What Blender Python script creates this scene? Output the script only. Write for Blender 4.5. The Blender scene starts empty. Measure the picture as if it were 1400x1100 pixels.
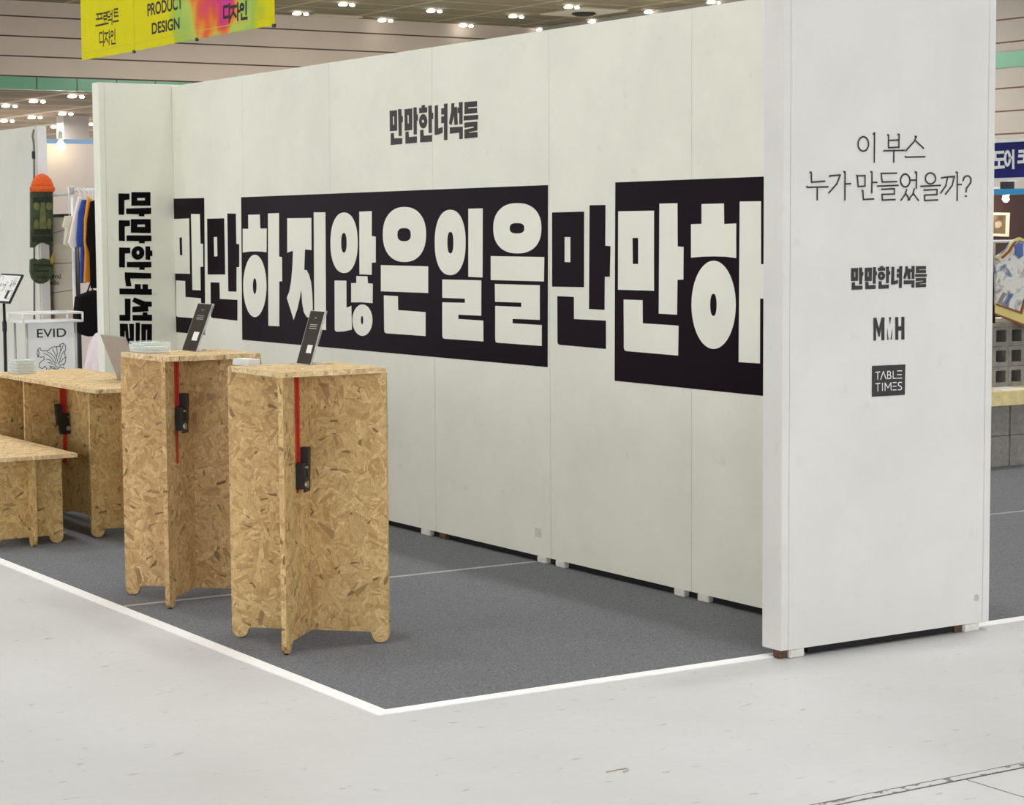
import bpy, bmesh, math, random
from mathutils import Vector, Matrix
random.seed(7)
SC = bpy.context.scene
COL = SC.collection

# ------------------------------------------------------------------ camera
CAM = Vector((-4.887, -6.3696, 1.4475))
YAW, PITCH, ROLL, FPX = 0.5641, -0.0838, -0.0067, 2867.46
FWD = Vector((math.sin(YAW)*math.cos(PITCH), math.cos(YAW)*math.cos(PITCH), math.sin(PITCH)))
_r = Vector((math.cos(YAW), -math.sin(YAW), 0)); _u = _r.cross(FWD)
RGT = _r*math.cos(ROLL) + _u*math.sin(ROLL)
UPV = -_r*math.sin(ROLL) + _u*math.cos(ROLL)
cd = bpy.data.cameras.new('camera'); cam = bpy.data.objects.new('camera', cd); COL.objects.link(cam)
cd.sensor_width = 36.0; cd.lens = FPX/1400*36.0; cd.clip_start = .1; cd.clip_end = 400
M3 = Matrix((RGT, UPV, -FWD)).transposed()
cam.matrix_world = Matrix.Translation(CAM) @ M3.to_4x4()
SC.camera = cam

# ------------------------------------------------------------------ world, exposure
SC.view_settings.view_transform = 'Standard'; SC.view_settings.look = 'None'
SC.view_settings.gamma = 1.0; SC.view_settings.exposure = 0.15
SC.view_settings.use_curve_mapping = False
W = bpy.data.worlds.new('hall_ambience'); SC.world = W; W.use_nodes = True
W.node_tree.nodes['Background'].inputs[0].default_value = (.955, .98, 1.03, 1)
W.node_tree.nodes['Background'].inputs[1].default_value = 2.1
try: SC.cycles.use_denoising = True
except Exception: pass

# ------------------------------------------------------------------ hall lamps (ceiling grid, 4 m by 4.17 m)
LAMP_W, CEIL_Z = 44.0, 10.0
ld = bpy.data.lights.new('hall_lamp_light', 'AREA'); ld.shape = 'DISK'; ld.size = .5
ld.energy = LAMP_W; ld.spread = math.radians(95); ld.color = (1.0, 1.0, .985)
for i in range(-9, 5):
    for j in range(-7, 9):
        lo = bpy.data.objects.new('hall_lamp_light', ld); COL.objects.link(lo)
        lo.location = (1.4+4.0*i, 3.7+4.17*j, 9.85)
ld2 = bpy.data.lights.new('far_hall_light', 'AREA'); ld2.shape = 'DISK'; ld2.size = 3
ld2.energy = 1500; ld2.color = (1.0, .96, .88)
for x, y in ((16, 32), (32, 32), (24, 48), (38, 48), (30, 60), (42, 58)):
    lo = bpy.data.objects.new('far_hall_light', ld2); COL.objects.link(lo); lo.location = (x, y, 9.6)
for x, y in ((28, 88), (36, 98), (42, 112), (34, 122)):
    lo = bpy.data.objects.new('far_hall_light', ld2); COL.objects.link(lo); lo.location = (x, y, 6.4)

# ------------------------------------------------------------------ helpers
def ray(x, y): return FWD + RGT*((x-700)/FPX) + UPV*((550-y)/FPX)
def onz(x, y, z=0.): d = ray(x, y); return CAM + d*((z-CAM.z)/d.z)
def onx(x, y, X=0.): d = ray(x, y); return CAM + d*((X-CAM.x)/d.x)
def ony(x, y, Y): d = ray(x, y); return CAM + d*((Y-CAM.y)/d.y)
def at(x, y, depth): return CAM + ray(x, y)*depth

def lin(c):
    c = c/255.
    return c/12.92 if c <= .04045 else ((c+.055)/1.055)**2.4
def rgb(r, g, b): return (lin(r), lin(g), lin(b), 1)

def mat(name, col, rough=.6, spec=.5, metal=0., noise=0., nscale=20., bump=0., bscale=200., emit=0., alpha=1., trans=0.):
    m = bpy.data.materials.new(name); m.use_nodes = True
    nt = m.node_tree; b = nt.nodes['Principled BSDF']
    b.inputs['Base Color'].default_value = col
    b.inputs['Roughness'].default_value = rough
    b.inputs['Specular IOR Level'].default_value = spec
    b.inputs['Metallic'].default_value = metal
    if trans: b.inputs['Transmission Weight'].default_value = trans
    if alpha < 1: b.inputs['Alpha'].default_value = alpha
    if emit:
        b.inputs['Emission Color'].default_value = col; b.inputs['Emission Strength'].default_value = emit
    tc = nt.nodes.new('ShaderNodeTexCoord')
    if noise:
        n = nt.nodes.new('ShaderNodeTexNoise'); n.inputs['Scale'].default_value = nscale; n.inputs['Detail'].default_value = 5
        nt.links.new(tc.outputs['Object'], n.inputs['Vector'])
        r = nt.nodes.new('ShaderNodeValToRGB')
        r.color_ramp.elements[0].position = .3; r.color_ramp.elements[1].position = .7
        r.color_ramp.elements[0].color = tuple(max(0, c*(1-noise)) for c in col[:3])+(1,)
        r.color_ramp.elements[1].color = tuple(min(1, c*(1+noise)) for c in col[:3])+(1,)
        nt.links.new(n.outputs['Fac'], r.inputs['Fac']); nt.links.new(r.outputs['Color'], b.inputs['Base Color'])
    if bump:
        n = nt.nodes.new('ShaderNodeTexNoise'); n.inputs['Scale'].default_value = bscale; n.inputs['Detail'].default_value = 3
        nt.links.new(tc.outputs['Object'], n.inputs['Vector'])
        bp = nt.nodes.new('ShaderNodeBump'); bp.inputs['Strength'].default_value = bump; bp.inputs['Distance'].default_value = .01
        nt.links.new(n.outputs['Fac'], bp.inputs['Height']); nt.links.new(bp.outputs['Normal'], b.inputs['Normal'])
    return m

class G:                                     # tiny node-graph helper
    def __init__(s, m): s.nt = m.node_tree; s.b = s.nt.nodes['Principled BSDF']
    def n(s, t, **kw):
        x = s.nt.nodes.new(t)
        for k, v in kw.items(): setattr(x, k, v)
        return x
    def l(s, a, b): s.nt.links.new(a, b)
    def math(s, op, a, b=None, c=None):
        x = s.n('ShaderNodeMath', operation=op)
        for i, v in enumerate((a, b, c)):
            if v is None: continue
            if isinstance(v, (int, float)): x.inputs[i].default_value = v
            else: s.l(v, x.inputs[i])
        return x.outputs[0]
    def mix(s, f, a, b):
        x = s.n('ShaderNodeMix', data_type='RGBA')
        for sock, v in ((x.inputs[0], f), (x.inputs[6], a), (x.inputs[7], b)):
            if isinstance(v, (int, float)): sock.default_value = v
            elif isinstance(v, tuple): sock.default_value = v
            else: s.l(v, sock)
        return x.outputs[2]
    def ramp(s, f, stops, interp='LINEAR'):
        x = s.n('ShaderNodeValToRGB'); e = x.color_ramp.elements; x.color_ramp.interpolation = interp
        while len(e) < len(stops): e.new(.5)
        for el, (p, c) in zip(e, stops): el.position = p; el.color = c if len(c) == 4 else c+(1,)
        s.l(f, x.inputs['Fac']); return x.outputs['Color']

ROOTM = {}
def thing(name, label, cat, loc=(0, 0, 0), rotz=0., group=None, kind=None):
    o = bpy.data.objects.new(name, None); COL.objects.link(o)
    o.empty_display_size = .1
    o.location = loc; o.rotation_euler = (0, 0, rotz)
    if kind: o['kind'] = kind
    o['label'] = label; o['category'] = cat
    if group: o['group'] = group
    ROOTM[o.name] = Matrix.Translation(Vector(loc)) @ Matrix.Rotation(rotz, 4, 'Z')
    return o
def tag(o, label, cat, group=None):
    o['label'] = label; o['category'] = cat
    if group: o['group'] = group
    return o
def struct(o): o['kind'] = 'structure'; return o
def rootm(o):
    while o.parent: o = o.parent
    return ROOTM.get(o.name, Matrix.Translation(o.location))
def link(name, me, m, parent=None, world=True, origin=None):
    """me holds world coordinates; re-expressed in the parent's (or an own) frame"""
    o = bpy.data.objects.new(name, me); COL.objects.link(o)
    if m: me.materials.clear(); me.materials.append(m)
    if parent is not None:
        if world: me.transform(rootm(parent).inverted())
        o.parent = parent
    else:
        if origin is None:
            zs = [v.co for v in me.vertices]
            origin = Vector((sum(v.x for v in zs)/len(zs), sum(v.y for v in zs)/len(zs), min(v.z for v in zs)))
        me.transform(Matrix.Translation(-Vector(origin))); o.location = origin
    me.update()
    return o
def me_from(bm, name, smooth=False):
    bmesh.ops.recalc_face_normals(bm, faces=bm.faces)
    me = bpy.data.meshes.new(name); bm.to_mesh(me); bm.free()
    if smooth:
        for p in me.polygons: p.use_smooth = True
    return me
def add_box(bm, lo, hi, mtx=None):
    vs = [bm.verts.new((x, y, z)) for x in (lo[0], hi[0]) for y in (lo[1], hi[1]) for z in (lo[2], hi[2])]
    for f in ((0, 1, 3, 2), (4, 6, 7, 5), (0, 4, 5, 1), (2, 3, 7, 6), (0, 2, 6, 4), (1, 5, 7, 3)):
        bm.faces.new([vs[i] for i in f])
    if mtx: 
        for v in vs: v.co = mtx @ v.co
def bevel(bm, w, seg=1):
    bmesh.ops.bevel(bm, geom=list(bm.edges), offset=w, segments=seg, affect='EDGES', clamp_overlap=True)
def box(name, lo, hi, m, parent=None, bev=0., mtx=None):
    lo, hi = [min(a, b) for a, b in zip(lo, hi)], [max(a, b) for a, b in zip(lo, hi)]
    bm = bmesh.new(); add_box(bm, lo, hi, mtx)
    if bev: bevel(bm, bev, 2)
    return link(name, me_from(bm, name), m, parent)
def add_tube(bm, pts, r, seg=10, cap=True):
    pts = [Vector(p) for p in pts]; rs = r if isinstance(r, (list, tuple)) else [r]*len(pts)
    rings = []; prev = None
    for i, p in enumerate(pts):
        t = (pts[min(i+1, len(pts)-1)]-pts[max(i-1, 0)]).normalized()
        a = prev if prev is not None else (Vector((0, 0, 1)) if abs(t.z) < .9 else Vector((1, 0, 0)))
        n1 = (a - t*a.dot(t)).normalized(); n2 = t.cross(n1); prev = n1
        rings.append([bm.verts.new(p + (n1*math.cos(k*2*math.pi/seg)+n2*math.sin(k*2*math.pi/seg))*rs[i]) for k in range(seg)])
    for a, b in zip(rings, rings[1:]):
        for k in range(seg): bm.faces.new((a[k], a[(k+1) % seg], b[(k+1) % seg], b[k]))
    if cap: bm.faces.new(rings[0][::-1]); bm.faces.new(rings[-1])
def tube(name, pts, r, m, parent=None, seg=10):
    bm = bmesh.new(); add_tube(bm, pts, r, seg); return link(name, me_from(bm, name, True), m, parent)
def lathe_me(profile, centre, seg=24):
    bm = bmesh.new(); rings = []
    for rr, z in profile:
        rings.append([bm.verts.new((centre[0]+max(rr, 1e-4)*math.cos(2*math.pi*k/seg), centre[1]+max(rr, 1e-4)*math.sin(2*math.pi*k/seg), centre[2]+z)) for k in range(seg)])
    for a, b in zip(rings, rings[1:]):
        for k in range(seg): bm.faces.new((a[k], a[(k+1) % seg], b[(k+1) % seg], b[k]))
    bm.faces.new(rings[0][::-1]); bm.faces.new(rings[-1])
    return me_from(bm, 'lathe', True)

# flat shapes with holes, on a plane frame (origin, ux, uy); n = ux x uy points outward
class Frame:
    def __init__(s, o, ux, uy):
        s.o, s.ux, s.uy = Vector(o), Vector(ux).normalized(), Vector(uy).normalized(); s.n = s.ux.cross(s.uy)
    def uv(s, x, y):
        d = ray(x, y); t = (s.o-CAM).dot(s.n)/d.dot(s.n); p = CAM+d*t-s.o
        return (p.dot(s.ux), p.dot(s.uy))
    def m(s, off=0.):
        M = Matrix((s.ux, s.uy, s.n)).transposed().to_4x4(); M.translation = s.o + s.n*off; return M
    def p(s, u, v, off=0.): return s.o+s.ux*u+s.uy*v+s.n*off
def shape_me(loops, frame, off=.0006, thick=.0006, bev=0., res=2):
    """closed loops (even-odd: inner loops are holes) filled on the frame, centred at height off"""
    cu = bpy.data.curves.new('shape', 'CURVE'); cu.dimensions = '2D'; cu.fill_mode = 'BOTH'; cu.extrude = thick/2
    cu.bevel_depth = bev; cu.bevel_resolution = res
    for lp in loops:
        sp = cu.splines.new('POLY'); sp.points.add(len(lp)-1); sp.use_cyclic_u = True
        for pt, (u, v) in zip(sp.points, lp): pt.co = (u, v, 0, 1)
    ob = bpy.data.objects.new('shape', cu)
    me = bpy.data.meshes.new_from_object(ob)
    bpy.data.objects.remove(ob); bpy.data.curves.remove(cu)
    for p in me.polygons: p.use_smooth = False
    me.transform(frame.m(off)); return me
def join_me(mes):
    bm = bmesh.new()
    for me in mes: bm.from_mesh(me); bpy.data.meshes.remove(me)
    out = bpy.data.meshes.new('joined'); bm.to_mesh(out); bm.free(); return out
def shapes_me(groups, frame, **kw): return join_me([shape_me(g, frame, **kw) for g in groups])
def ell(cx, cy, rx, ry, n=40, e=2.0):
    out = []
    for k in range(n):
        t = 2*math.pi*k/n; c, s = math.cos(t), math.sin(t)
        out.append((cx+rx*math.copysign(abs(c)**(2/e), c), cy+ry*math.copysign(abs(s)**(2/e), s)))
    return out
def stroke_loops(pl, w, closed=False):
    """polyline -> list of separate convex-ish loops (a quad per segment, mitred by overlap)"""
    out = []; pts = list(pl)+([pl[0]] if closed else [])
    for (x0, y0), (x1, y1) in zip(pts, pts[1:]):
        L = math.hypot(x1-x0, y1-y0) or 1e-9; dx, dy = (x1-x0)/L*w/2, (y1-y0)/L*w/2
        ex, ey = dx*.8, dy*.8
        out.append([(x0-ex-dy, y0-ey+dx), (x1+ex-dy, y1+ey+dx), (x1+ex+dy, y1+ey-dx), (x0-ex+dy, y0-ey-dx)])
    return out
def strokes_me(polys, w, frame, **kw):
    """each polyline (closed when last==first) drawn in width w"""
    bm = bmesh.new(); off = kw.get('off', .0008); h = kw.get('thick', .0004)
    i = 0
    for pl in polys:
        for q in stroke_loops(pl, w):
            i += 1; o2 = off + (i % 7)*.00003
            a = [bm.verts.new(frame.p(u, v, o2)) for u, v in q]; b = [bm.verts.new(frame.p(u, v, o2+h)) for u, v in q]
            bm.faces.new(b); bm.faces.new(a[::-1])
            for k in range(4): bm.faces.new((a[k], a[(k+1) % 4], b[(k+1) % 4], b[k]))
    return me_from(bm, 'strokes')
def text_me(s, frame, u0, v0, u1, v1, off=.0008, thick=.0005, bold=0.):
    """text in the built-in face, fitted to the box (u0,v0)-(u1,v1)"""
    cu = bpy.data.curves.new('t', 'FONT'); cu.body = s; cu.extrude = thick/2; cu.offset = bold
    ob = bpy.data.objects.new('t', cu); me = bpy.data.meshes.new_from_object(ob)
    bpy.data.objects.remove(ob); bpy.data.curves.remove(cu)
    xs = [v.co.x for v in me.vertices]; ys = [v.co.y for v in me.vertices]
    sx = (u1-u0)/(max(xs)-min(xs)); sy = (v1-v0)/(max(ys)-min(ys))
    for v in me.vertices: v.co = ((v.co.x-min(xs))*sx+u0, (v.co.y-min(ys))*sy+v0, v.co.z)
    me.transform(frame.m(off)); return me

# ------------------------------------------------------------------ materials
def mat_osb(name, tint=(1, 1, 1)):
    m = mat(name, rgb(190, 150, 95), rough=.62, spec=.3); g = G(m)
    uv = g.n('ShaderNodeUVMap').outputs['UV']
    nz = g.n('ShaderNodeTexNoise'); nz.inputs['Scale'].default_value = 14; g.l(uv, nz.inputs['Vector'])
    va = g.n('ShaderNodeVectorMath', operation='MULTIPLY_ADD'); g.l(nz.outputs['Color'], va.inputs[0]); va.inputs[1].default_value = (.018, .018, 0); g.l(uv, va.inputs[2])
    wuv = va.outputs[0]
    def layer(cell, sx, sy, off):
        ad = g.n('ShaderNodeVectorMath', operation='ADD'); g.l(wuv, ad.inputs[0]); ad.inputs[1].default_value = (off, off*.7, 0)
        v1 = g.n('ShaderNodeTexVoronoi', voronoi_dimensions='2D'); v1.inputs['Scale'].default_value = cell; g.l(ad.outputs[0], v1.inputs['Vector'])
        sep = g.n('ShaderNodeSeparateColor'); g.l(v1.outputs['Color'], sep.inputs[0])
        ang = g.math('MULTIPLY', sep.outputs[0], 6.283)
        vr = g.n('ShaderNodeVectorRotate', rotation_type='Z_AXIS'); g.l(ad.outputs[0], vr.inputs['Vector']); g.l(ang, vr.inputs['Angle'])
        ms = g.n('ShaderNodeVectorMath', operation='MULTIPLY'); g.l(vr.outputs[0], ms.inputs[0]); ms.inputs[1].default_value = (sx, sy, 1)
        v2 = g.n('ShaderNodeTexVoronoi', voronoi_dimensions='2D'); v2.inputs['Scale'].default_value = 1; g.l(ms.outputs[0], v2.inputs['Vector'])
        s2 = g.n('ShaderNodeSeparateColor'); g.l(v2.outputs['Color'], s2.inputs[0])
        n2 = g.n('ShaderNodeTexNoise', noise_dimensions='2D'); n2.inputs['Scale'].default_value = 3.; n2.inputs['Detail'].default_value = 4; g.l(ms.outputs[0], n2.inputs['Vector'])
        return s2.outputs[0], s2.outputs[1], n2.outputs['Fac'], sep.outputs[1]
    a, a2, an, ac = layer(16, 11, 58, 0.)
    b, b2, bn, bc = layer(28, 20, 115, 3.1)
    pal = [(0, rgb(128, 94, 52)), (.16, rgb(164, 128, 78)), (.42, rgb(192, 159, 108)), (.7, rgb(210, 177, 123)), (1, rgb(240, 216, 172))]
    ca = g.ramp(g.math('ADD', g.math('MULTIPLY', a, .62), g.math('MULTIPLY', an, .38)), pal)
    cb = g.ramp(g.math('ADD', g.math('MULTIPLY', b, .6), g.math('MULTIPLY', bn, .4)), pal)
    c = g.mix(g.math('GREATER_THAN', b2, .56), ca, cb)
    gr = g.n('ShaderNodeVectorMath', operation='MULTIPLY'); g.l(wuv, gr.inputs[0]); gr.inputs[1].default_value = (260, 38, 1)
    gn = g.n('ShaderNodeTexNoise', noise_dimensions='2D'); gn.inputs['Scale'].default_value = 1; gn.inputs['Detail'].default_value = 4; g.l(gr.outputs[0], gn.inputs['Vector'])
    c = g.mix(g.math('MULTIPLY', g.ramp(gn.outputs['Fac'], [(.45, (0, 0, 0, 1)), (.7, (1, 1, 1, 1))]), .4), c, rgb(154, 122, 74))
    dark = g.math('MULTIPLY', g.math('GREATER_THAN', a2, .985), .55)
    c = g.mix(dark, c, rgb(92, 54, 26))
    dark2 = g.math('MULTIPLY', g.math('GREATER_THAN', b2, .978), .8)
    c = g.mix(dark2, c, rgb(70, 42, 22))
    mot = g.n('ShaderNodeTexNoise'); mot.inputs['Scale'].default_value = 5; g.l(uv, mot.inputs['Vector'])
    c = g.mix(g.math('MULTIPLY', mot.outputs['Fac'], .35), c, rgb(186, 155, 102))
    fg = g.n('ShaderNodeTexNoise'); fg.inputs['Scale'].default_value = 110; fg.inputs['Detail'].default_value = 5; fg.inputs['Roughness'].default_value = .7; g.l(uv, fg.inputs['Vector'])
    c = g.mix(g.math('MULTIPLY', g.ramp(fg.outputs['Fac'], [(.5, (0, 0, 0, 1)), (.72, (1, 1, 1, 1))]), .5), c, rgb(146, 112, 66))
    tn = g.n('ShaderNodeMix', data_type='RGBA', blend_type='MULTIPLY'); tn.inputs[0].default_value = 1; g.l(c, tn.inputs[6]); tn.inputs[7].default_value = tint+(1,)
    g.l(tn.outputs[2], g.b.inputs['Base Color'])
    bp = g.n('ShaderNodeBump'); bp.inputs['Strength'].default_value = .25; bp.inputs['Distance'].default_value = .002
    g.l(a, bp.inputs['Height']); g.l(bp.outputs[0], g.b.inputs['Normal'])
    return m
def metric_uv(me):
    """box-projected UVs in metres with a random offset per mesh and per face direction"""
    while me.uv_layers: me.uv_layers.remove(me.uv_layers[0])
    uvl = me.uv_layers.new(name='UVMap'); ox, oy = random.uniform(0, 9), random.uniform(0, 9)
    for p in me.polygons:
        n = p.normal; t1 = Vector((-n.y, n.x, 0)) if abs(n.z) < .7 else Vector((1, 0, 0))
        t1.normalize(); t2 = n.cross(t1); s = round(n.x*1.3+n.y*2.1+n.z*3.7, 1)
        for li in p.loop_indices:
            co = me.vertices[me.loops[li].vertex_index].co
            uvl.data[li].uv = (co.dot(t1)+ox+s, co.dot(t2)+oy+s*.3)

def mat_floor():
    m = mat('painted_concrete', rgb(206, 206, 203), rough=.42, spec=.4); g = G(m)
    co = g.n('ShaderNodeNewGeometry').outputs['Position']
    sp = g.n('ShaderNodeSeparateXYZ'); g.l(co, sp.inputs[0]); X, Y = sp.outputs[0], sp.outputs[1]
    n1 = g.n('ShaderNodeTexNoise'); n1.inputs['Scale'].default_value = .9; n1.inputs['Detail'].default_value = 6; g.l(co, n1.inputs['Vector'])
    c = g.ramp(n1.outputs['Fac'], [(.3, rgb(190, 190, 189)), (.7, rgb(207, 207, 208))])
    n2 = g.n('ShaderNodeTexNoise'); n2.inputs['Scale'].default_value = 30; n2.inputs['Detail'].default_value = 6; g.l(co, n2.inputs['Vector'])
    c = g.mix(g.math('MULTIPLY', n2.outputs['Fac'], .25), c, rgb(188, 188, 184))
    # scuffs: sparse stretched dashes
    mp = g.n('ShaderNodeMapping'); mp.inputs['Scale'].default_value = (9, 26, 1); mp.inputs['Rotation'].default_value = (0, 0, .5); g.l(co, mp.inputs['Vector'])
    n3 = g.n('ShaderNodeTexNoise', noise_dimensions='2D'); n3.inputs['Scale'].default_value = 1; n3.inputs['Detail'].default_value = 5; n3.inputs['Roughness'].default_value = .65; g.l(mp.outputs[0], n3.inputs['Vector'])
    sc = g.ramp(n3.outputs['Fac'], [(.685, (0, 0, 0, 1)), (.72, (1, 1, 1, 1))])
    c = g.mix(g.math('MULTIPLY', sc, .55), c, rgb(128, 124, 118))
    # expansion joint: two thin dark lines with chipped paint between, and a branch
    nj = g.n('ShaderNodeTexNoise'); nj.inputs['Scale'].default_value = 25; nj.inputs['Detail'].default_value = 4; g.l(co, nj.inputs['Vector'])
    jit = g.math('MULTIPLY', g.math('SUBTRACT', nj.outputs['Fac'], .5), .004)
    Yj = g.math('ADD', Y, jit)
    def line(v, at_, w): return g.math('LESS_THAN', g.math('ABSOLUTE', g.math('SUBTRACT', v, at_)), w)
    l1 = line(Yj, -2.417, .0026); l2 = line(Yj, -2.453, .0046)
    band = line(Y, -2.436, .02)
    chips = g.math('MULTIPLY', band, g.math('GREATER_THAN', nj.outputs['Fac'], .57))
    l3 = g.math('MULTIPLY', line(g.math('ADD', X, jit), -1.016, .0028), g.math('LESS_THAN', Y, -2.45))
    tot = g.math('MAXIMUM', g.math('MAXIMUM', l1, l2), g.math('MAXIMUM', g.math('MULTIPLY', chips, .8), l3))
    c = g.mix(tot, c, rgb(62, 58, 54))
    g.l(c, g.b.inputs['Base Color'])
    rr = g.math('ADD', g.math('MULTIPLY', n2.outputs['Fac'], .2), .36); g.l(rr, g.b.inputs['Roughness'])
    return m
def mat_carpet():
    m = mat('needle_felt', rgb(92, 94, 99), rough=.95, spec=.1); g = G(m)
    co = g.n('ShaderNodeTexCoord').outputs['Object']
    n = g.n('ShaderNodeTexNoise'); n.inputs['Scale'].default_value = 130; n.inputs['Detail'].default_value = 6; n.inputs['Roughness'].default_value = .75; g.l(co, n.inputs['Vector'])
    c = g.ramp(n.outputs['Fac'], [(.3, rgb(76, 77, 80)), (.5, rgb(110, 111, 114)), (.72, rgb(148, 149, 152))])
    n2 = g.n('ShaderNodeTexNoise'); n2.inputs['Scale'].default_value = 2.5; n2.inputs['Detail'].default_value = 3; g.l(co, n2.inputs['Vector'])
    c = g.mix(g.math('MULTIPLY', n2.outputs['Fac'], .3), c, rgb(104, 105, 108))
    g.l(c, g.b.inputs['Base Color'])
    bp = g.n('ShaderNodeBump'); bp.inputs['Strength'].default_value = .5; bp.inputs['Distance'].default_value = .004
    g.l(n.outputs['Fac'], bp.inputs['Height']); g.l(bp.outputs[0], g.b.inputs['Normal'])
    return m
def mat_wall(name, col):
    m = mat(name, col, rough=.75, spec=.25); g = G(m)
    co = g.n('ShaderNodeTexCoord').outputs['Object']
    n = g.n('ShaderNodeTexNoise'); n.inputs['Scale'].default_value = 2.2; n.inputs['Detail'].default_value = 7; n.inputs['Roughness'].default_value = .6; g.l(co, n.inputs['Vector'])
    d = tuple(c*.93 for c in col[:3])+(1,)
    c = g.ramp(n.outputs['Fac'], [(.35, d), (.6, col)])
    n2 = g.n('ShaderNodeTexNoise'); n2.inputs['Scale'].default_value = 14; n2.inputs['Detail'].default_value = 6; g.l(co, n2.inputs['Vector'])
    sm = g.ramp(n2.outputs['Fac'], [(.66, (0, 0, 0, 1)), (.76, (1, 1, 1, 1))])
    c = g.mix(g.math('MULTIPLY', sm, .12), c, rgb(168, 164, 150))
    g.l(c, g.b.inputs['Base Color'])
    n3 = g.n('ShaderNodeTexNoise'); n3.inputs['Scale'].default_value = 160; g.l(co, n3.inputs['Vector'])
    bp = g.n('ShaderNodeBump'); bp.inputs['Strength'].default_value = .08; bp.inputs['Distance'].default_value = .002
    g.l(n3.outputs['Fac'], bp.inputs['Height']); g.l(bp.outputs[0], g.b.inputs['Normal'])
    return m
def mat_ceiling(name, base, linec, px, py, w):
    m = mat(name, base, rough=.85, spec=.2); g = G(m)
    co = g.n('ShaderNodeTexCoord').outputs['Object']
    sp = g.n('ShaderNodeSeparateXYZ'); g.l(co, sp.inputs[0])
    def grid(v, p, ww): return g.math('LESS_THAN', g.math('FRACT', g.math('DIVIDE', g.math('ADD', v, 1000.), p)), ww/p)
    n = g.n('ShaderNodeTexNoise'); n.inputs['Scale'].default_value = .5; n.inputs['Detail'].default_value = 4; g.l(co, n.inputs['Vector'])
    c = g.mix(n.outputs['Fac'], tuple(x*.72 for x in base[:3])+(1,), tuple(min(1, x*1.2) for x in base[:3])+(1,))
    c = g.mix(g.math('MULTIPLY', grid(sp.outputs[0], px, w), .75), c, linec)
    c = g.mix(g.math('MULTIPLY', grid(sp.outputs[1], py, w*1.3), .45), c, linec)
    g.l(c, g.b.inputs['Base Color']); return m

M = {}
M['floor'] = mat_floor(); M['carpet'] = mat_carpet()
M['wall'] = mat_wall('painted_panel_ivory', rgb(238, 238, 223))
M['wall_end'] = mat_wall('painted_panel_white', rgb(222, 220, 215))
M['gap'] = mat('seam_dark', rgb(120, 118, 108), rough=.9)
M['vinyl'] = mat('black_vinyl', rgb(25, 13, 22), rough=.35, spec=.03, noise=.15, nscale=1.5)
M['vinyl_black'] = mat('matt_black_vinyl', rgb(16, 14, 15), rough=.5, spec=.04, noise=.1, nscale=5)
M['vinyl_brown'] = mat('dark_brown_vinyl', rgb(40, 26, 25), rough=.45, spec=.3, noise=.1, nscale=5)
M['vinyl_grey'] = mat('dark_grey_vinyl', rgb(52, 49, 47), rough=.55, spec=.3, noise=.1, nscale=5)
M['letter'] = mat('ivory_letter', rgb(238, 238, 223), rough=.6, spec=.3, noise=.03, nscale=3)
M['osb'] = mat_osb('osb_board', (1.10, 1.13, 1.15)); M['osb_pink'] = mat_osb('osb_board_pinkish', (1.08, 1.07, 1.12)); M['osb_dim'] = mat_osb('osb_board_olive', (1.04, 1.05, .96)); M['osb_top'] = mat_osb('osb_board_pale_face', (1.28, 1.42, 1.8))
M['tape'] = mat('white_tape', rgb(246, 246, 246), rough=.4, spec=.4, noise=.03, nscale=20)
M['tape_grey'] = mat('clear_seam_tape', rgb(158, 158, 157), rough=.35, spec=.4, noise=.06, nscale=20)
M['foot'] = mat('white_block', rgb(222, 220, 212), rough=.7, noise=.1, nscale=40)
M['wood_raw'] = mat('raw_brown_wood', rgb(92, 66, 46), rough=.8, noise=.3, nscale=60)
M['red'] = mat('red_webbing', rgb(200, 42, 20), rough=.7, noise=.15, nscale=150, bump=.3, bscale=600)
M['buckle'] = mat('black_metal', rgb(20, 20, 22), rough=.4, noise=.2, nscale=60)
M['bolt'] = mat('zinc_bolt', rgb(170, 165, 150), rough=.35, metal=.8, noise=.1, nscale=80)
M['rubber_and_shade'] = mat('black_rubber_and_gap_shade', rgb(18, 18, 18), rough=.8, noise=.1, nscale=50)  # foot pads, and the painted shade strips under the walls
M['poster'] = mat('charcoal_print', rgb(58, 51, 44), rough=.4, spec=.15, noise=.12, nscale=9)
M['paper'] = mat('white_card', rgb(236, 236, 232), rough=.6, noise=.03, nscale=30)
M['paper_green'] = mat('pale_green_card', rgb(196, 206, 196), rough=.6, noise=.08, nscale=70)
M['text_light'] = mat('pale_print', rgb(200, 198, 192), rough=.6, noise=.03, nscale=9)
M['acrylic'] = mat('clear_acrylic', (.9, .96, .94, 1), rough=.05, spec=.6, alpha=.22, noise=.02)
M['white_metal'] = mat('white_metal', rgb(232, 230, 228), rough=.35, noise=.03, nscale=20)
M['grey_metal'] = mat('pale_grey_metal', rgb(178, 176, 172), rough=.35, metal=.2, noise=.05, nscale=20)
M['laptop'] = mat('grey_aluminium', rgb(158, 151, 146), rough=.45, metal=0, noise=.03, nscale=20)
M['yellow'] = mat('yellow_cloth', rgb(219, 209, 14), rough=.8, spec=.2, noise=.04, nscale=3)
M['ink'] = mat('black_ink', rgb(26, 24, 16), rough=.7, noise=.05, nscale=9)
M['ply_edge'] = mat('pale_wood', rgb(226, 208, 150), rough=.6, noise=.12, nscale=30)

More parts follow.
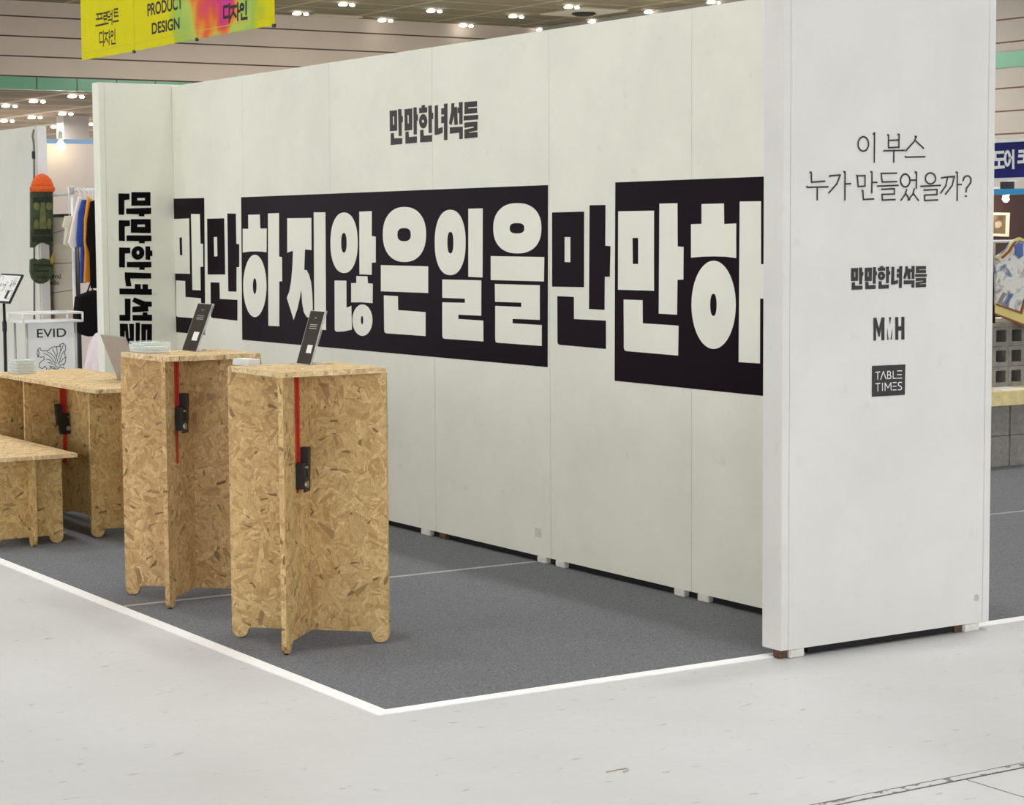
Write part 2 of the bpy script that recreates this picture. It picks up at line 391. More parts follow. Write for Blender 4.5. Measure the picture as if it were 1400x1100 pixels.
# ------------------------------------------------------------------ setting: floor, ceilings, hall walls
BK_Y, RW_X = 70.82, 45.3
struct(box('floor', (-60, -40, -.2), (90, 150, 0), M['floor']))
M['ceil'] = mat_ceiling('hall_ceiling_tiles', rgb(118, 110, 88), rgb(168, 160, 140), 4.0, 2.085, .16)
M['ceil_far'] = mat_ceiling('far_ceiling_tiles', rgb(140, 124, 104), rgb(196, 184, 164), 4.0, 4.2, .35)
struct(box('ceiling', (-30, -25, CEIL_Z), (RW_X+.5, BK_Y, CEIL_Z+.2), M['ceil']))
LOWC = 6.74
struct(box('ceiling', (5, BK_Y+.4, LOWC), (60, 150, LOWC+.2), M['ceil_far']))
def mat_panels(name, col, base_z, h, axis, tone):
    m = mat(name, col, rough=.7, spec=.3); g = G(m)
    geo = g.n('ShaderNodeNewGeometry').outputs['Position']
    sp = g.n('ShaderNodeSeparateXYZ'); g.l(geo, sp.inputs[0])
    fr = g.math('FRACT', g.math('DIVIDE', g.math('ADD', g.math('SUBTRACT', sp.outputs[2], base_z), 50*h), h))
    ln = g.math('LESS_THAN', fr, .07)
    n = g.n('ShaderNodeTexNoise'); n.inputs['Scale'].default_value = .6; n.inputs['Detail'].default_value = 6; g.l(geo, n.inputs['Vector'])
    c = g.mix(n.outputs['Fac'], tuple(x*.9 for x in col[:3])+(1,), tuple(min(1, x*1.1) for x in col[:3])+(1,))
    c = g.mix(ln, c, tone); g.l(c, g.b.inputs['Base Color']); return m
M['bulkhead'] = mat_panels('bulkhead_cladding', rgb(186, 173, 161), 7.175, .742, 0, rgb(70, 58, 48))
M['hallwall'] = mat_panels('hall_cladding', rgb(158, 152, 145), 6.5, .735, 1, rgb(90, 66, 54))
def mat_green():
    m = mat('green_glass_band', rgb(92, 146, 118), rough=.25, spec=.5); g = G(m)
    geo = g.n('ShaderNodeNewGeometry').outputs['Position']
    sp = g.n('ShaderNodeSeparateXYZ'); g.l(geo, sp.inputs[0])
    s = g.math('ADD', sp.outputs[0], sp.outputs[1])
    ln = g.math('LESS_THAN', g.math('FRACT', g.math('DIVIDE', g.math('ADD', s, 300.), 1.6)), .04)
    g.l(g.mix(ln, rgb(92, 148, 120), rgb(52, 92, 74)), g.b.inputs['Base Color']); return m
M['green'] = mat_green()
bz0 = ony(0, 104, BK_Y).z; bz1 = ony(0, 121, BK_Y).z
struct(box('wall_back', (-30, BK_Y, bz0), (RW_X, BK_Y+.4, CEIL_Z), M['bulkhead']))
struct(box('trim_1', (-30, BK_Y+.02, bz1), (RW_X, BK_Y+.38, bz0), M['green']))
gz1, gz0 = onx(1380, 71, RW_X).z, onx(1380, 92, RW_X).z
struct(box('wall_right', (RW_X, -25, 0), (RW_X+.4, BK_Y, CEIL_Z), M['hallwall']))
struct(box('trim_2', (RW_X-.05, -25, gz0), (RW_X, BK_Y-.01, gz1), M['green']))
M['farwall'] = mat('distant_wall', rgb(150, 138, 124), rough=.8, noise=.1, nscale=.4)
struct(box('wall_far', (5, 148, 0), (75, 148.4, LOWC), M['farwall']))

# ceiling lamps that can be seen
M['lamp_on'] = mat('lamp_glow', (1, .97, .9, 1), emit=9.0)
M['lamp_case'] = mat('lamp_housing', rgb(190, 186, 176), rough=.5, noise=.05)
def ceiling_light(P, label, group):
    t = thing('ceiling_light', label, 'light', (P.x, P.y, P.z), 0, group)
    box('mounting_plate', (P.x-.30, P.y-.06, P.z-.05), (P.x+.30, P.y+.06, P.z-.001), M['lamp_case'], t)
    for dx, r in ((-.17, .17), (.24, .10)):
        me = lathe_me([(r*.6, .0), (r, -.03), (r*1.02, -.06), (r*.8, -.09), (.01, -.10)], (P.x+dx, P.y, P.z-.05), 14)
        link('lamp_bowl', me, M['lamp_on'], t)
near_px = [(411, 15.7, 'nearest the right-hand yellow banner'), (474, 3, 'at the top edge right of the banners'), (527, 25, 'low above the panelled beam, third from the banners'),
           (594, 12, 'between two dark ceiling tiles'), (637.5, 32, 'left of the lower ceiling vent'), (706, 19.6, 'between the two ceiling vents'),
           (782, 6.5, 'left above the upper ceiling vent'), (743, 38, 'just above the booth wall, below the vents'), (814, 26.8, 'right below the upper ceiling vent'),
           (891, 13.6, 'second from right over the booth wall'), (977, 0, 'at the right end over the booth wall')]
for x, y, w in near_px:
    ceiling_light(onz(x, y, CEIL_Z), 'bright twin ceiling lamp ' + w, 'twin lamps on the near ceiling')
far_px = [(13, 142, 'upper left lamp under the green band'), (51, 135.6, 'second from left under the green band'), (104, 128.7, 'right under the green band beside the end panel'),
          (10, 162.7, 'lowest at the left edge'), (48, 158, 'lower row, above the cable on the grey post'), (90, 153, 'right of middle, above the grey column'),
          (118, 167, 'beside the white end panel right of the grey column'), (78, 171, 'left beside the top of the grey column')]
for x, y, w in far_px:
    ceiling_light(onz(x, y, LOWC), 'small twin lamp on far ceiling, ' + w, 'twin lamps on the far ceiling')
M['vent_tile'] = mat('pale_vent_tile', rgb(186, 178, 160), rough=.7, noise=.08, nscale=2)
M['dark_hole'] = mat('dark_vent_mouth', rgb(40, 36, 30), rough=.8)
for x, y, w in ((798, 16, 'upper of two over booth wall'), (657, 39, 'lower of two above the panelled beam'), (440, 25, 'nearest the yellow banners')):
    P = onz(x, y, CEIL_Z)
    t = thing('ceiling_vent', 'pale ceiling tile with dark round vent, ' + w, 'vent', P, 0, 'round vents in the ceiling')
    box('vent_tile', (P.x-1.1, P.y-1.5, P.z-.05), (P.x+1.1, P.y+1.5, P.z-.001), M['vent_tile'], t)
    link('vent_mouth', lathe_me([(.45, .0), (.5, -.05), (.3, -.12), (.05, -.1)], (P.x, P.y, P.z-.05), 18), M['dark_hole'], t)
P = onz(100, 166, LOWC); P = at(100, 166, 98)
M['column'] = mat('grey_column', rgb(186, 178, 174), rough=.7, noise=.05, nscale=1)
tag(box('column', (P.x-.62, P.y-.4, 0), (P.x+.62, P.y+.5, LOWC-.01), M['column']), 'plain grey square column in the far hall left of the end panel', 'column')

# ------------------------------------------------------------------ booth carpets and tape
TX, TY, SEAM = -1.948, -.970, 1.163
CF = .003
tw = .053
c1 = box('carpet', (TX+tw, TY+tw, .0005), (.07, 5.0, CF), M['carpet']); tag(c1, 'dark grey felt carpet under the wooden tables in front of long wall', 'carpet')
c2 = box('carpet', (.0705, TY+tw, .0005), (6.5, 6.5, CF), M['carpet']); tag(c2, 'dark grey felt carpet on the far side, right of white pillar', 'carpet')
def tape_strip(lo, hi, m, label):
    return tag(box('floor_tape', lo, hi, m), label, 'tape')
tape_strip((TX, TY, .0004), (TX+tw-.0005, 5.0, CF+.0006), M['tape'], 'long white tape along the left edge of grey carpet')
tape_strip((TX+tw, TY, .0004), (.07, TY+tw-.0005, CF+.0006), M['tape'], 'white tape along front carpet edge, left of the pillar')
tape_strip((.0705, TY, .0004), (6.5, TY+tw-.0005, CF+.0006), M['tape'], 'white tape on carpet edge to the right of the pillar')
tape_strip((TX+tw+.002, SEAM-.014, CF), (-.002, SEAM+.014, CF+.001), M['tape_grey'], 'pale grey seam tape across carpet from bar tables to wall')
tape_strip((.5, SEAM-.07, CF), (6.4, SEAM-.042, CF+.001), M['tape_grey'], 'pale grey seam tape on the carpet right of pillar')

# ------------------------------------------------------------------ booth walls
H, ZB = 2.2657, .03
YS = [5.010, 4.0612, 3.0451, 2.0241, 1.0504, .0612, -.915]
WF = Frame((0, 0, 0), (0, -1, 0), (0, 0, 1))            # long wall face, seen from -X
PY = -1.0156; XL, XR = -.4454, .5133
PF = Frame((0, PY, 0), (1, 0, 0), (0, 0, 1))            # front end panel
EY = 5.0105
EF = Frame((0, EY, 0), (1, 0, 0), (0, 0, 1))            # back end panel

long_wall = thing('partition_wall', 'long white panelled booth wall covered with huge black Korean lettering', 'wall', (.035, 2.05, 0))
for a, b in zip(YS, YS[1:]):
    p = box('wall_panel', (0, b+.0009, ZB), (.07, a-.0009, H), M['wall'], long_wall, bev=.0012)
box('core', (.02, YS[-1], ZB+.01), (.05, YS[0], H-.01), M['gap'], long_wall)
box('floor_gap_shade', (.022, YS[-1]+.02, CF+.0005), (.05, YS[0]-.02, ZB+.005), M['rubber_and_shade'], long_wall)  # black strip set in the floor gap to paint its shade
for x0, x1, yy in ((576, 588, 727), (601, 610, 732), (735, 747, 764), (760, 772, 769), (922, 936, 808), (954, 969, 816)):
    A, B = onx(x0, yy), onx(x1, yy)
    box('foot', (-.003, min(A.y, B.y), CF), (.06, max(A.y, B.y), ZB), M['wood_raw' if x0 == 601 else 'foot'], long_wall, bev=.003)
for Yf in (4.7, 4.2, 3.8):
    box('foot', (-.003, Yf, CF), (.06, Yf+.06, ZB), M['foot'], long_wall, bev=.003)
P = onx(736, 728)
box('scuffed_plate', (-.0008, P.y-.025, P.z-.02), (.0, P.y+.025, P.z+.02), mat('scuff_grey', rgb(214, 213, 200), rough=.7, noise=.2, nscale=120), long_wall)

def crop(ox, oy, s): return lambda pts: [(ox+x/s, oy+y/s) for x, y in pts]
A_ = crop(220, 240, 4.583); B_ = crop(440, 240, 4.229); C_ = crop(580, 240, 4.0741); D_ = crop(800, 230, 3.3346)
def onto(frame, pts): return [frame.uv(x, y) for x, y in pts]
def dec(cr, *loops): return [onto(WF, cr(l)) for l in loops]

mural = link('mural_backing', shapes_me([
    [onto(WF, [(233.2, 271.6), (279.3, 270.5), (280.7, 457.8), (235.2, 453.2)])],
    [onto(WF, [(329.8, 269.5), (749.4, 252.8), (748.9, 501.7), (331.3, 464.3)])],
    [[WF.uv(841.4, 249.2), WF.uv(1047.7, 241.1), (.86, WF.uv(1047.7, 241.1)[1]), (.86, WF.uv(1045.9, 541.3)[1]), WF.uv(1045.9, 541.3), WF.uv(840.5, 520.3)]],
], WF, off=.0005, thick=.0008), M['vinyl'], long_wall)
mural['label'] = 'black glossy lettering blocks'
# black seams where the blocks cross the panel joints
blocks = [
 # man (white on black)
 [dec(A_, [(77, 272), (178, 268), (183, 615), (79, 612)], [(117, 388), (133, 386), (136, 499), (120, 498)]),
  dec(A_, [(190, 240), (245, 241), (249, 425), (265, 428), (266, 570), (248, 571), (250, 718), (199, 716)]),
  dec(A_, [(96, 656), (153, 660), (155, 760), (252, 768), (254, 896), (108, 885), (99, 880), (97, 870)])],
 # ha
 [dec(A_, [(548, 245), (621, 243), (624, 331), (664, 331), (663, 480), (630, 475.5), (590, 474), (550, 476), (514, 482), (514, 333), (549, 333)]),
  dec(A_, ell(590, 690.5, 73, 195.5, 48), ell(589, 692, 12, 50, 24)),
  dec(A_, [(672, 237), (741, 234), (742, 507), (760, 510), (761, 662), (743, 662), (743, 943), (675, 940)])],
 # ji
 [dec(A_, [(793, 267), (944, 265), (945, 466), (904, 462), (899, 590), (915, 592), (930, 622), (942, 668), (949, 730), (952, 800), (952, 893), (935, 893), (915, 885), (897, 855), (887, 800), (880, 712), (872, 765), (858, 830), (833, 903), (813, 838), (790, 765), (806, 725), (817, 665), (825, 580), (829, 470), (793, 482)]),
  dec(A_, [(959, 230), (1032, 230), (1036, 967), (963, 960)])],
 # anh
 [dec(B_, ell(130, 388, 79, 175, 48, 2.2), ell(129, 388, 16, 57, 24, 2.4)),
  dec(B_, [(218, 208), (290, 205), (290, 350), (313, 352), (313, 502), (290, 503), (290, 573), (219, 570)]),
  dec(B_, [(75, 606), (143, 607), (144, 763), (172, 752), (175, 890), (130, 900), (88, 902), (78, 896), (76, 885)]),
  dec(B_, [(201, 580), (265, 582), (268, 622), (296, 624), (295, 737), (235, 732), (171, 732), (171, 621), (201, 621)]),
  dec(B_, ell(236, 835, 58, 91, 40), ell(234, 835, 7, 25, 20))],
 # eun
 [dec(B_, ell(479, 340, 125, 159, 48, 2.25), ell(477, 341, 39, 38, 28, 2.6)),
  dec(B_, [(343, 517), (616, 524), (616, 678), (343, 668)]),
  dec(B_, [(360, 692), (441, 696), (443, 777), (601, 789), (601, 927), (375, 911), (365, 906), (362, 895)])],
 # il
 [dec(C_, ell(146, 372, 86, 182, 48, 2.25), ell(147, 373, 17, 60, 28, 2.5)),
  dec(C_, [(247, 184), (327, 182), (326, 567), (247, 563)]),
  dec(C_, [(102, 578), (319, 583), (319, 780), (191, 774), (191, 798), (330, 807), (331, 923), (114, 908), (105, 903), (102, 892), (102, 705), (228, 708), (228, 685), (102, 680)])],
 # eul
 [dec(C_, ell(520, 293, 134, 140, 48, 2.3), ell(518, 293, 41, 29, 28, 2.7)),
  dec(C_, [(372, 448), (670, 453), (668, 589), (372, 581)]),
  dec(C_, [(395, 603), (645, 610), (645, 803), (493, 797), (493, 822), (656, 832), (656, 948), (410, 930), (400, 926), (397, 912), (397, 725), (542, 731), (542, 707), (396, 702)])],
 # man
 [dec(D_, [(152, 196), (315, 193), (315, 558), (151, 553)], [(217, 317), (243, 317), (243, 436), (218, 436)]),
  dec(D_, [(340, 161), (422, 159), (423, 356), (450, 358), (449, 507), (422, 508), (420, 667), (337, 662)]),
  dec(D_, [(177, 598), (263, 601), (264, 706), (427, 717), (425, 853), (192, 833), (181, 829), (178, 818)])],
 # hae (its last stroke runs on behind the front panel)
 [dec(D_, [(532, 163), (634, 160), (635, 254), (690, 251), (690, 409), (640, 402.5), (587, 401), (535, 402.5), (484, 407), (484, 255), (532, 253)]),
  dec(D_, ell(587, 622, 101, 201, 48), ell(586, 622, 15, 51, 24, 2.3)),
  dec(D_, [(706, 151), (803, 150), (803, 437), (860, 437), (860, 150), (955, 149), (955, 905), (860, 897), (860, 597), (799, 593), (798, 889), (701, 883)])],
]
for blk in blocks:
    link('letter', shapes_me(blk, WF, off=.0012, thick=.0006), M['letter'], mural)
for blk in [
 [dec(A_, [(290, 270), (397, 267), (403, 619), (294, 619)], [(331, 385), (353, 384), (355, 505), (334, 506)]),
  dec(A_, [(417, 237), (470, 238), (473, 427), (491, 430), (491, 572), (474, 574), (474, 727), (423, 725)]),
  dec(A_, [(312, 668), (367, 670), (370, 772), (480, 778), (480, 908), (325, 891), (316, 887), (313, 876)])],
 [dec(C_, [(713, 205), (891, 200), (890, 621), (713, 618)], [(782, 342), (815, 342), (815, 482), (782, 481)]),
  dec(D_, [(21, 168), (93, 167), (92, 352), (116, 355), (113, 494), (90, 494), (89, 645), (18, 641)]),
  [onto(WF, C_([(742, 671), (834, 675), (834, 798)]) + D_([(95, 694), (95, 823)]) + C_([(757, 942), (746, 937), (743, 925)]))]]]:
    o = link('black_letter', shapes_me(blk, WF, off=.0007, thick=.0008), M['vinyl'], long_wall); o['label'] = 'black Korean syllable'

# ---- logo: traced once in wall metres, re-used at other sizes
L_ = crop(500, 120, 7.0)
LOGO_PX = [
 [[(230, 220), (300, 213), (302, 410), (232, 416)], [(260, 275), (273, 274), (274, 352), (262, 354)]],
 [[(310, 205), (342, 202), (345, 272), (356, 270), (356, 328), (346, 330), (345, 460), (317, 463)]],
 [[(240, 435), (270, 432), (274, 484), (350, 480), (350, 538), (240, 548)]],
 [[(372, 205), (446, 196), (446, 404), (374, 411)], [(400, 262), (413, 260), (414, 340), (402, 341)]],
 [[(458, 188), (488, 185), (490, 256), (501, 254), (501, 314), (490, 316), (490, 445), (460, 448)]],
 [[(381, 420), (411, 416), (414, 471), (491, 463), (490, 526), (381, 535)]],
 [[(536, 168), (568, 163), (568, 188), (590, 184), (588, 235), (513, 244), (512, 193), (536, 190)]],
 [ell(551, 320, 39, 69, 36), ell(549, 320, 11, 15, 18)],
 [[(600, 172), (632, 167), (634, 240), (647, 238), (647, 297), (634, 298), (634, 430), (603, 434)]],
 [[(522, 405), (553, 401), (556, 458), (636, 452), (635, 515), (522, 523)]],
 [[(662, 170), (692, 166), (694, 390), (737, 374), (738, 430), (697, 447), (660, 452)]],
 [[(750, 153), (783, 148), (783, 498), (750, 502), (750, 336), (724, 340), (724, 275), (750, 272), (750, 253), (724, 258), (724, 197), (750, 194)]],
 [[(820, 150), (848, 145), (848, 185), (875, 180), (882, 353), (850, 356), (845, 265), (822, 360), (798, 340), (820, 220)]],
 [[(893, 138), (928, 134), (928, 346), (896, 350), (896, 242), (880, 240), (880, 190), (893, 188)]],
 [[(806, 378), (930, 370), (930, 488), (897, 491), (896, 430), (806, 440)]],
 [[(946, 137), (1066, 126), (1066, 180), (982, 186), (982, 198), (1066, 192), (1068, 240), (946, 253)]],
 [[(938, 268), (1077, 258), (1077, 303), (938, 314)]],
 [[(946, 333), (1070, 322), (1070, 408), (990, 424), (990, 430), (1070, 421), (1072, 473), (946, 487), (946, 400), (1035, 380), (1033, 369), (946, 385)]],
]
LOGO = [[onto(WF, L_(lp)) for lp in g_] for g_ in LOGO_PX]
allp = [p for g_ in LOGO for lp in g_ for p in lp]
lu0, lu1 = min(p[0] for p in allp), max(p[0] for p in allp); lv0, lv1 = min(p[1] for p in allp), max(p[1] for p in allp)
LOGO_N = [[[((u-lu0)/(lu1-lu0), (v-lv0)/(lv1-lv0)) for u, v in lp] for lp in g_] for g_ in LOGO]
SYL = [LOGO_N[0:3], LOGO_N[3:6], LOGO_N[6:10], LOGO_N[10:12], LOGO_N[12:15], LOGO_N[15:18]]
lg = link('wordmark', shapes_me(LOGO, WF, off=.0006, thick=.0008), M['vinyl_brown'], long_wall); lg['label'] = 'dark brown Korean wordmark'

# ---- end panels
def end_panel(label, y0, y1, H, wm):
    t = thing('partition_panel', label, 'panel', ((XL+XR)/2, (y0+y1)/2, 0))
    st = .034
    box('floor_gap_shade', (XL+.135, y0+.022, CF+.001), (XR-.10, y0+.085, ZB+.005), M['rubber_and_shade'], t)  # black strip painting the shade of the gap under the panel
    box('board', (XL+st, y0+.0012, ZB), (XR-st, y1, H), wm, t)
    for a, b in ((XL, XL+st-.0012), (XR-st+.0012, XR)):
        box('edge_strip', (a, y0, ZB), (b, y1, H), wm, t, bev=.0015)
    return t
front = end_panel('white end panel standing at the front bearing thin grey Korean question', PY, PY+.099, H, M['wall_end'])
back = end_panel('white end panel at the back left with vertical black Korean lettering', EY, EY+.1, H+.010, M['wall'])
for tt, yy, spans in ((front, PY, ((1081, 1101), (1319, 1340))), (back, EY, ((150, 165), (215, 226)))):
    for a, b in spans:
        xa = ony(a, 890 if tt is front else 650, yy).x; xb = ony(b, 890 if tt is front else 650, yy).x
        if tt is back: xa, xb = (XL+.04, XL+.1) if a < 200 else (-.1, -.04)
        z0 = .0005 if tt is front else CF+.0005
        box('foot', (xa, yy+.004, z0), (xb, yy+.055, ZB), M['foot'], tt, bev=.003)
        box('wooden_wedge', (xa-.034, yy+.016, z0), (xa-.001, yy+.05, ZB), M['wood_raw'], tt)
for x, z in ((ony(1343, 818, PY).x-.028, ony(1327, 818, PY).z),):
    link('plugged_hole', shape_me([ell(x, z, .012, .012, 16)], PF, off=.0003, thick=.0008), mat('filled_hole', rgb(190, 188, 182), rough=.8, noise=.15, nscale=90), front)

def place_logo(frame, u0, v0, u1, v1, m, parent):
    gs = [[[(u0+a*(u1-u0), v0+b*(v1-v0)) for a, b in lp] for lp in g_] for g_ in LOGO_N]
    return link('wordmark', shapes_me(gs, frame, off=.0006, thick=.0008), m, parent)
a = PF.uv(1163.5, 394.5); b = PF.uv(1267, 363)
o = place_logo(PF, a[0], a[1]-.004, b[0], b[1]+.002, M['vinyl_grey'], front); o['label'] = 'small dark grey Korean wordmark'

# thin question text
Q_ = crop(1020, 160, 3.889)
QL1 = [ell(623, 143, 28, 38, 26)+[(651, 143)], [(676, 90), (683, 84), (681, 240)],
       [(752, 94), (757, 95), (757, 163), (812, 160)], [(807, 92), (813, 92), (812, 163)], [(757, 124), (812, 122)], [(730, 181), (735, 179), (840, 177)], [(785, 180), (785, 240)],
       [(898, 102), (905, 104), (893, 130), (848, 180)], [(897, 122), (943, 166)], [(845, 210), (850, 213), (950, 211)]]
QL2 = [[(340, 293), (346, 296), (348, 346), (418, 341)], [(322, 370), (328, 373), (435, 371)], [(378, 372), (378, 440)],
       [(442, 315), (448, 312), (500, 308), (482, 355), (440, 402)], [(518, 290), (526, 292), (525, 440)], [(527, 355), (555, 354)],
       [(588, 310), (592, 314), (595, 369), (632, 367), (632, 311), (592, 313)], [(662, 290), (669, 293), (668, 402)], [(668, 348), (695, 347)], [(616, 390), (621, 392), (623, 438), (678, 435)],
       [(800, 298), (718, 300), (723, 345), (800, 343)], [(698, 367), (808, 363)], [(720, 384), (788, 381), (788, 409), (722, 411), (724, 441), (792, 438)],
       ell(846, 337, 25, 34, 24)+[(871, 337)], [(899, 292), (906, 294), (905, 378)], [(877, 335), (905, 335)],
       [(853, 385), (846, 410), (823, 442)], [(848, 405), (870, 440)], [(894, 382), (886, 410), (860, 442)], [(888, 405), (916, 443)],
       ell(980, 326, 27, 29, 24)+[(1007, 326)], [(928, 368), (1033, 363)], [(945, 388), (1015, 385), (1015, 412), (948, 415), (950, 443), (1018, 440)],
       [(1038, 323), (1072, 318), (1062, 365), (1034, 404)], [(1078, 318), (1107, 315), (1096, 362), (1060, 410)], [(1116, 293), (1123, 295), (1122, 443)], [(1122, 359), (1145, 358)],
       [(1154, 338), (1158, 322), (1170, 313), (1184, 313), (1195, 325), (1195, 345), (1184, 362), (1172, 378), (1169, 398)], [(1165, 420), (1171, 420)]]
for nm, pls in (('upper_text_line', QL1), ('lower_text_line', QL2)):
    o = link(nm, strokes_me([onto(PF, Q_(p)) for p in pls], .0054, PF), M['vinyl_grey'], front); o['label'] = 'thin grey Korean handwriting-like text'
H_ = crop(1120, 340, 5.0)
def decp(fr, cr, *loops): return [onto(fr, cr(l)) for l in loops]
o = link('monogram', shapes_me([
    decp(PF, H_, [(371, 472), (390, 471), (408, 545), (427, 469), (445, 468), (445, 624), (425, 625), (425, 530), (412, 600), (405, 600), (388, 530), (388, 627), (371, 628)]),
    decp(PF, H_, [(478, 467), (490, 466), (484, 515)]), decp(PF, H_, [(464, 545), (474, 622), (466, 622)]), decp(PF, H_, [(500, 545), (496, 620), (487, 620)]),
    decp(PF, H_, [(520, 467), (540, 466), (540, 530), (562, 528), (562, 465), (582, 464), (582, 619), (562, 620), (562, 558), (540, 560), (540, 622), (520, 622)])], PF, off=.0006, thick=.0008), M['vinyl_grey'], front)
o['label'] = 'dark grey letters M M H'
sq = link('square_logo', shape_me(decp(PF, H_, [(361, 800), (588, 790), (584, 998), (360, 1011)]), PF, off=.0006, thick=.0008), M['vinyl_grey'], front)
TT = [[(384, 843), (412, 841)], [(398, 842), (398, 891)], [(418, 892), (436, 838), (455, 888)], [(465, 887), (465, 838), (480, 837), (487, 848), (480, 861), (465, 862)], [(480, 861), (490, 873), (483, 886), (465, 887)],
      [(503, 836), (503, 885), (525, 884)], [(533, 834), (563, 833)], [(533, 860), (560, 859)], [(533, 884), (563, 883)],
      [(384, 921), (413, 919)], [(399, 920), (399, 971)], [(430, 918), (430, 968)], [(448, 968), (448, 917), (468, 950), (488, 915), (490, 966)],
      [(502, 914), (524, 913)], [(502, 939), (524, 938)], [(502, 964), (524, 963)], [(562, 913), (545, 912), (537, 921), (541, 934), (556, 940), (562, 951), (556, 962), (537, 963)]]
link('letters', strokes_me([onto(PF, H_(p)) for p in TT], .0030, PF, off=.0014), M['paper'], sq)

# vertical wordmark on the back panel: turned clockwise, each syllable stretched to its traced box
E_ = crop(120, 240, 4.583)
v_boxes = [(192, 103, 397, 255), (194, 272, 399, 424), (196, 441, 405, 590), (198, 605, 402, 747), (198, 762, 403, 910), (200, 920, 402, 1062)]
vl = []
for syl, (x0, y0, x1, y1) in zip(SYL, v_boxes):
    pts = [p for g_ in syl for lp in g_ for p in lp]
    a0, a1 = min(p[0] for p in pts), max(p[0] for p in pts); b0, b1 = min(p[1] for p in pts), max(p[1] for p in pts)
    for g_ in syl:
        loops = []
        for lp in g_:
            loops.append(onto(EF, E_([(x0+(b-b0)/(b1-b0)*(x1-x0), y0+(a-a0)/(a1-a0)*(y1-y0)) for a, b in lp])))
        vl.append(loops)
o = link('wordmark', shapes_me(vl, EF, off=.0006, thick=.0008), M['vinyl_black'], back); o['label'] = 'large black Korean wordmark reading downward'

# ------------------------------------------------------------------ OSB furniture
TH = .018
def osb_link(name, me, m, parent):
    o = link(name, me, m, parent); metric_uv(me); return o
def panel_outline(L, h, foot_w=.06, arch=.036):
    """side panel: length L, height h, rounded feet at both ends and an arched underside"""
    def arc(cx, cy, r, a0, a1, n=7): return [(cx+r*math.cos(math.radians(a0+(a1-a0)*k/n)), cy+r*math.sin(math.radians(a0+(a1-a0)*k/n))) for k in range(n+1)]
    r = foot_w/2
    pts = [(0, h)] + arc(r, r*.95, r, 180, 360)[:-1] + arc(foot_w+.012, arch-.012+.0, .012, 180, 90, 3)
    half = [(x-L/2, max(z, 0.)) for x, z in pts]
    return half + [(-x, z) for x, z in reversed(half)]
def panel_me(c, d, L, h, z0, arch=.036):
    fr = Frame((c[0], c[1], z0), (d[0], d[1], 0), (0, 0, 1))
    cu = shape_me([panel_outline(L, h, arch=arch)], fr, off=0., thick=TH); return cu
def top_me(x0, y0, x1, y1, z, rad):
    """rad: corner radius for (x0,y0),(x1,y0),(x1,y1),(x0,y1)"""
    pts = []
    for (cx, cy, sx, sy, a), r in zip(((x0, y0, 1, 1, 180), (x1, y0, -1, 1, 270), (x1, y1, -1, -1, 0), (x0, y1, 1, -1, 90)), rad):
        for k in range(7):
            t = math.radians(a+90*k/6); pts.append((cx+sx*r+r*math.cos(t), cy+sy*r+r*math.sin(t)))
    fr = Frame((0, 0, z-TH/2), (1, 0, 0), (0, 1, 0)); return shape_me([pts], fr, off=0., thick=TH)
def bar_table(x0, y0, s, h, m, label):
    cx, cy = x0+s/2, y0+s/2; q = math.sqrt(.5)
    t = thing('bar_table', label, 'table', (cx, cy, CF))
    d = s*math.sqrt(2)
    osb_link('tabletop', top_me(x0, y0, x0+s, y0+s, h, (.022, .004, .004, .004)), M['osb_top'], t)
    for dr in ((q, -q), (q, q)):
        L = d - (.004 if dr[1] < 0 else .012)
        pm = osb_link('cross_panel', panel_me((cx, cy), dr, L, h-TH-CF-.003, CF+.003), m, t)
        for e in (-1, 1):
            ex, ey = cx+dr[0]*e*(L/2-.03), cy+dr[1]*e*(L/2-.03)
            link('foot_pad', lathe_me([(.008, 0), (.009, .002), (.009, .005)], (ex, ey, CF), 10), M['rubber_and_shade'], pm)
    return t
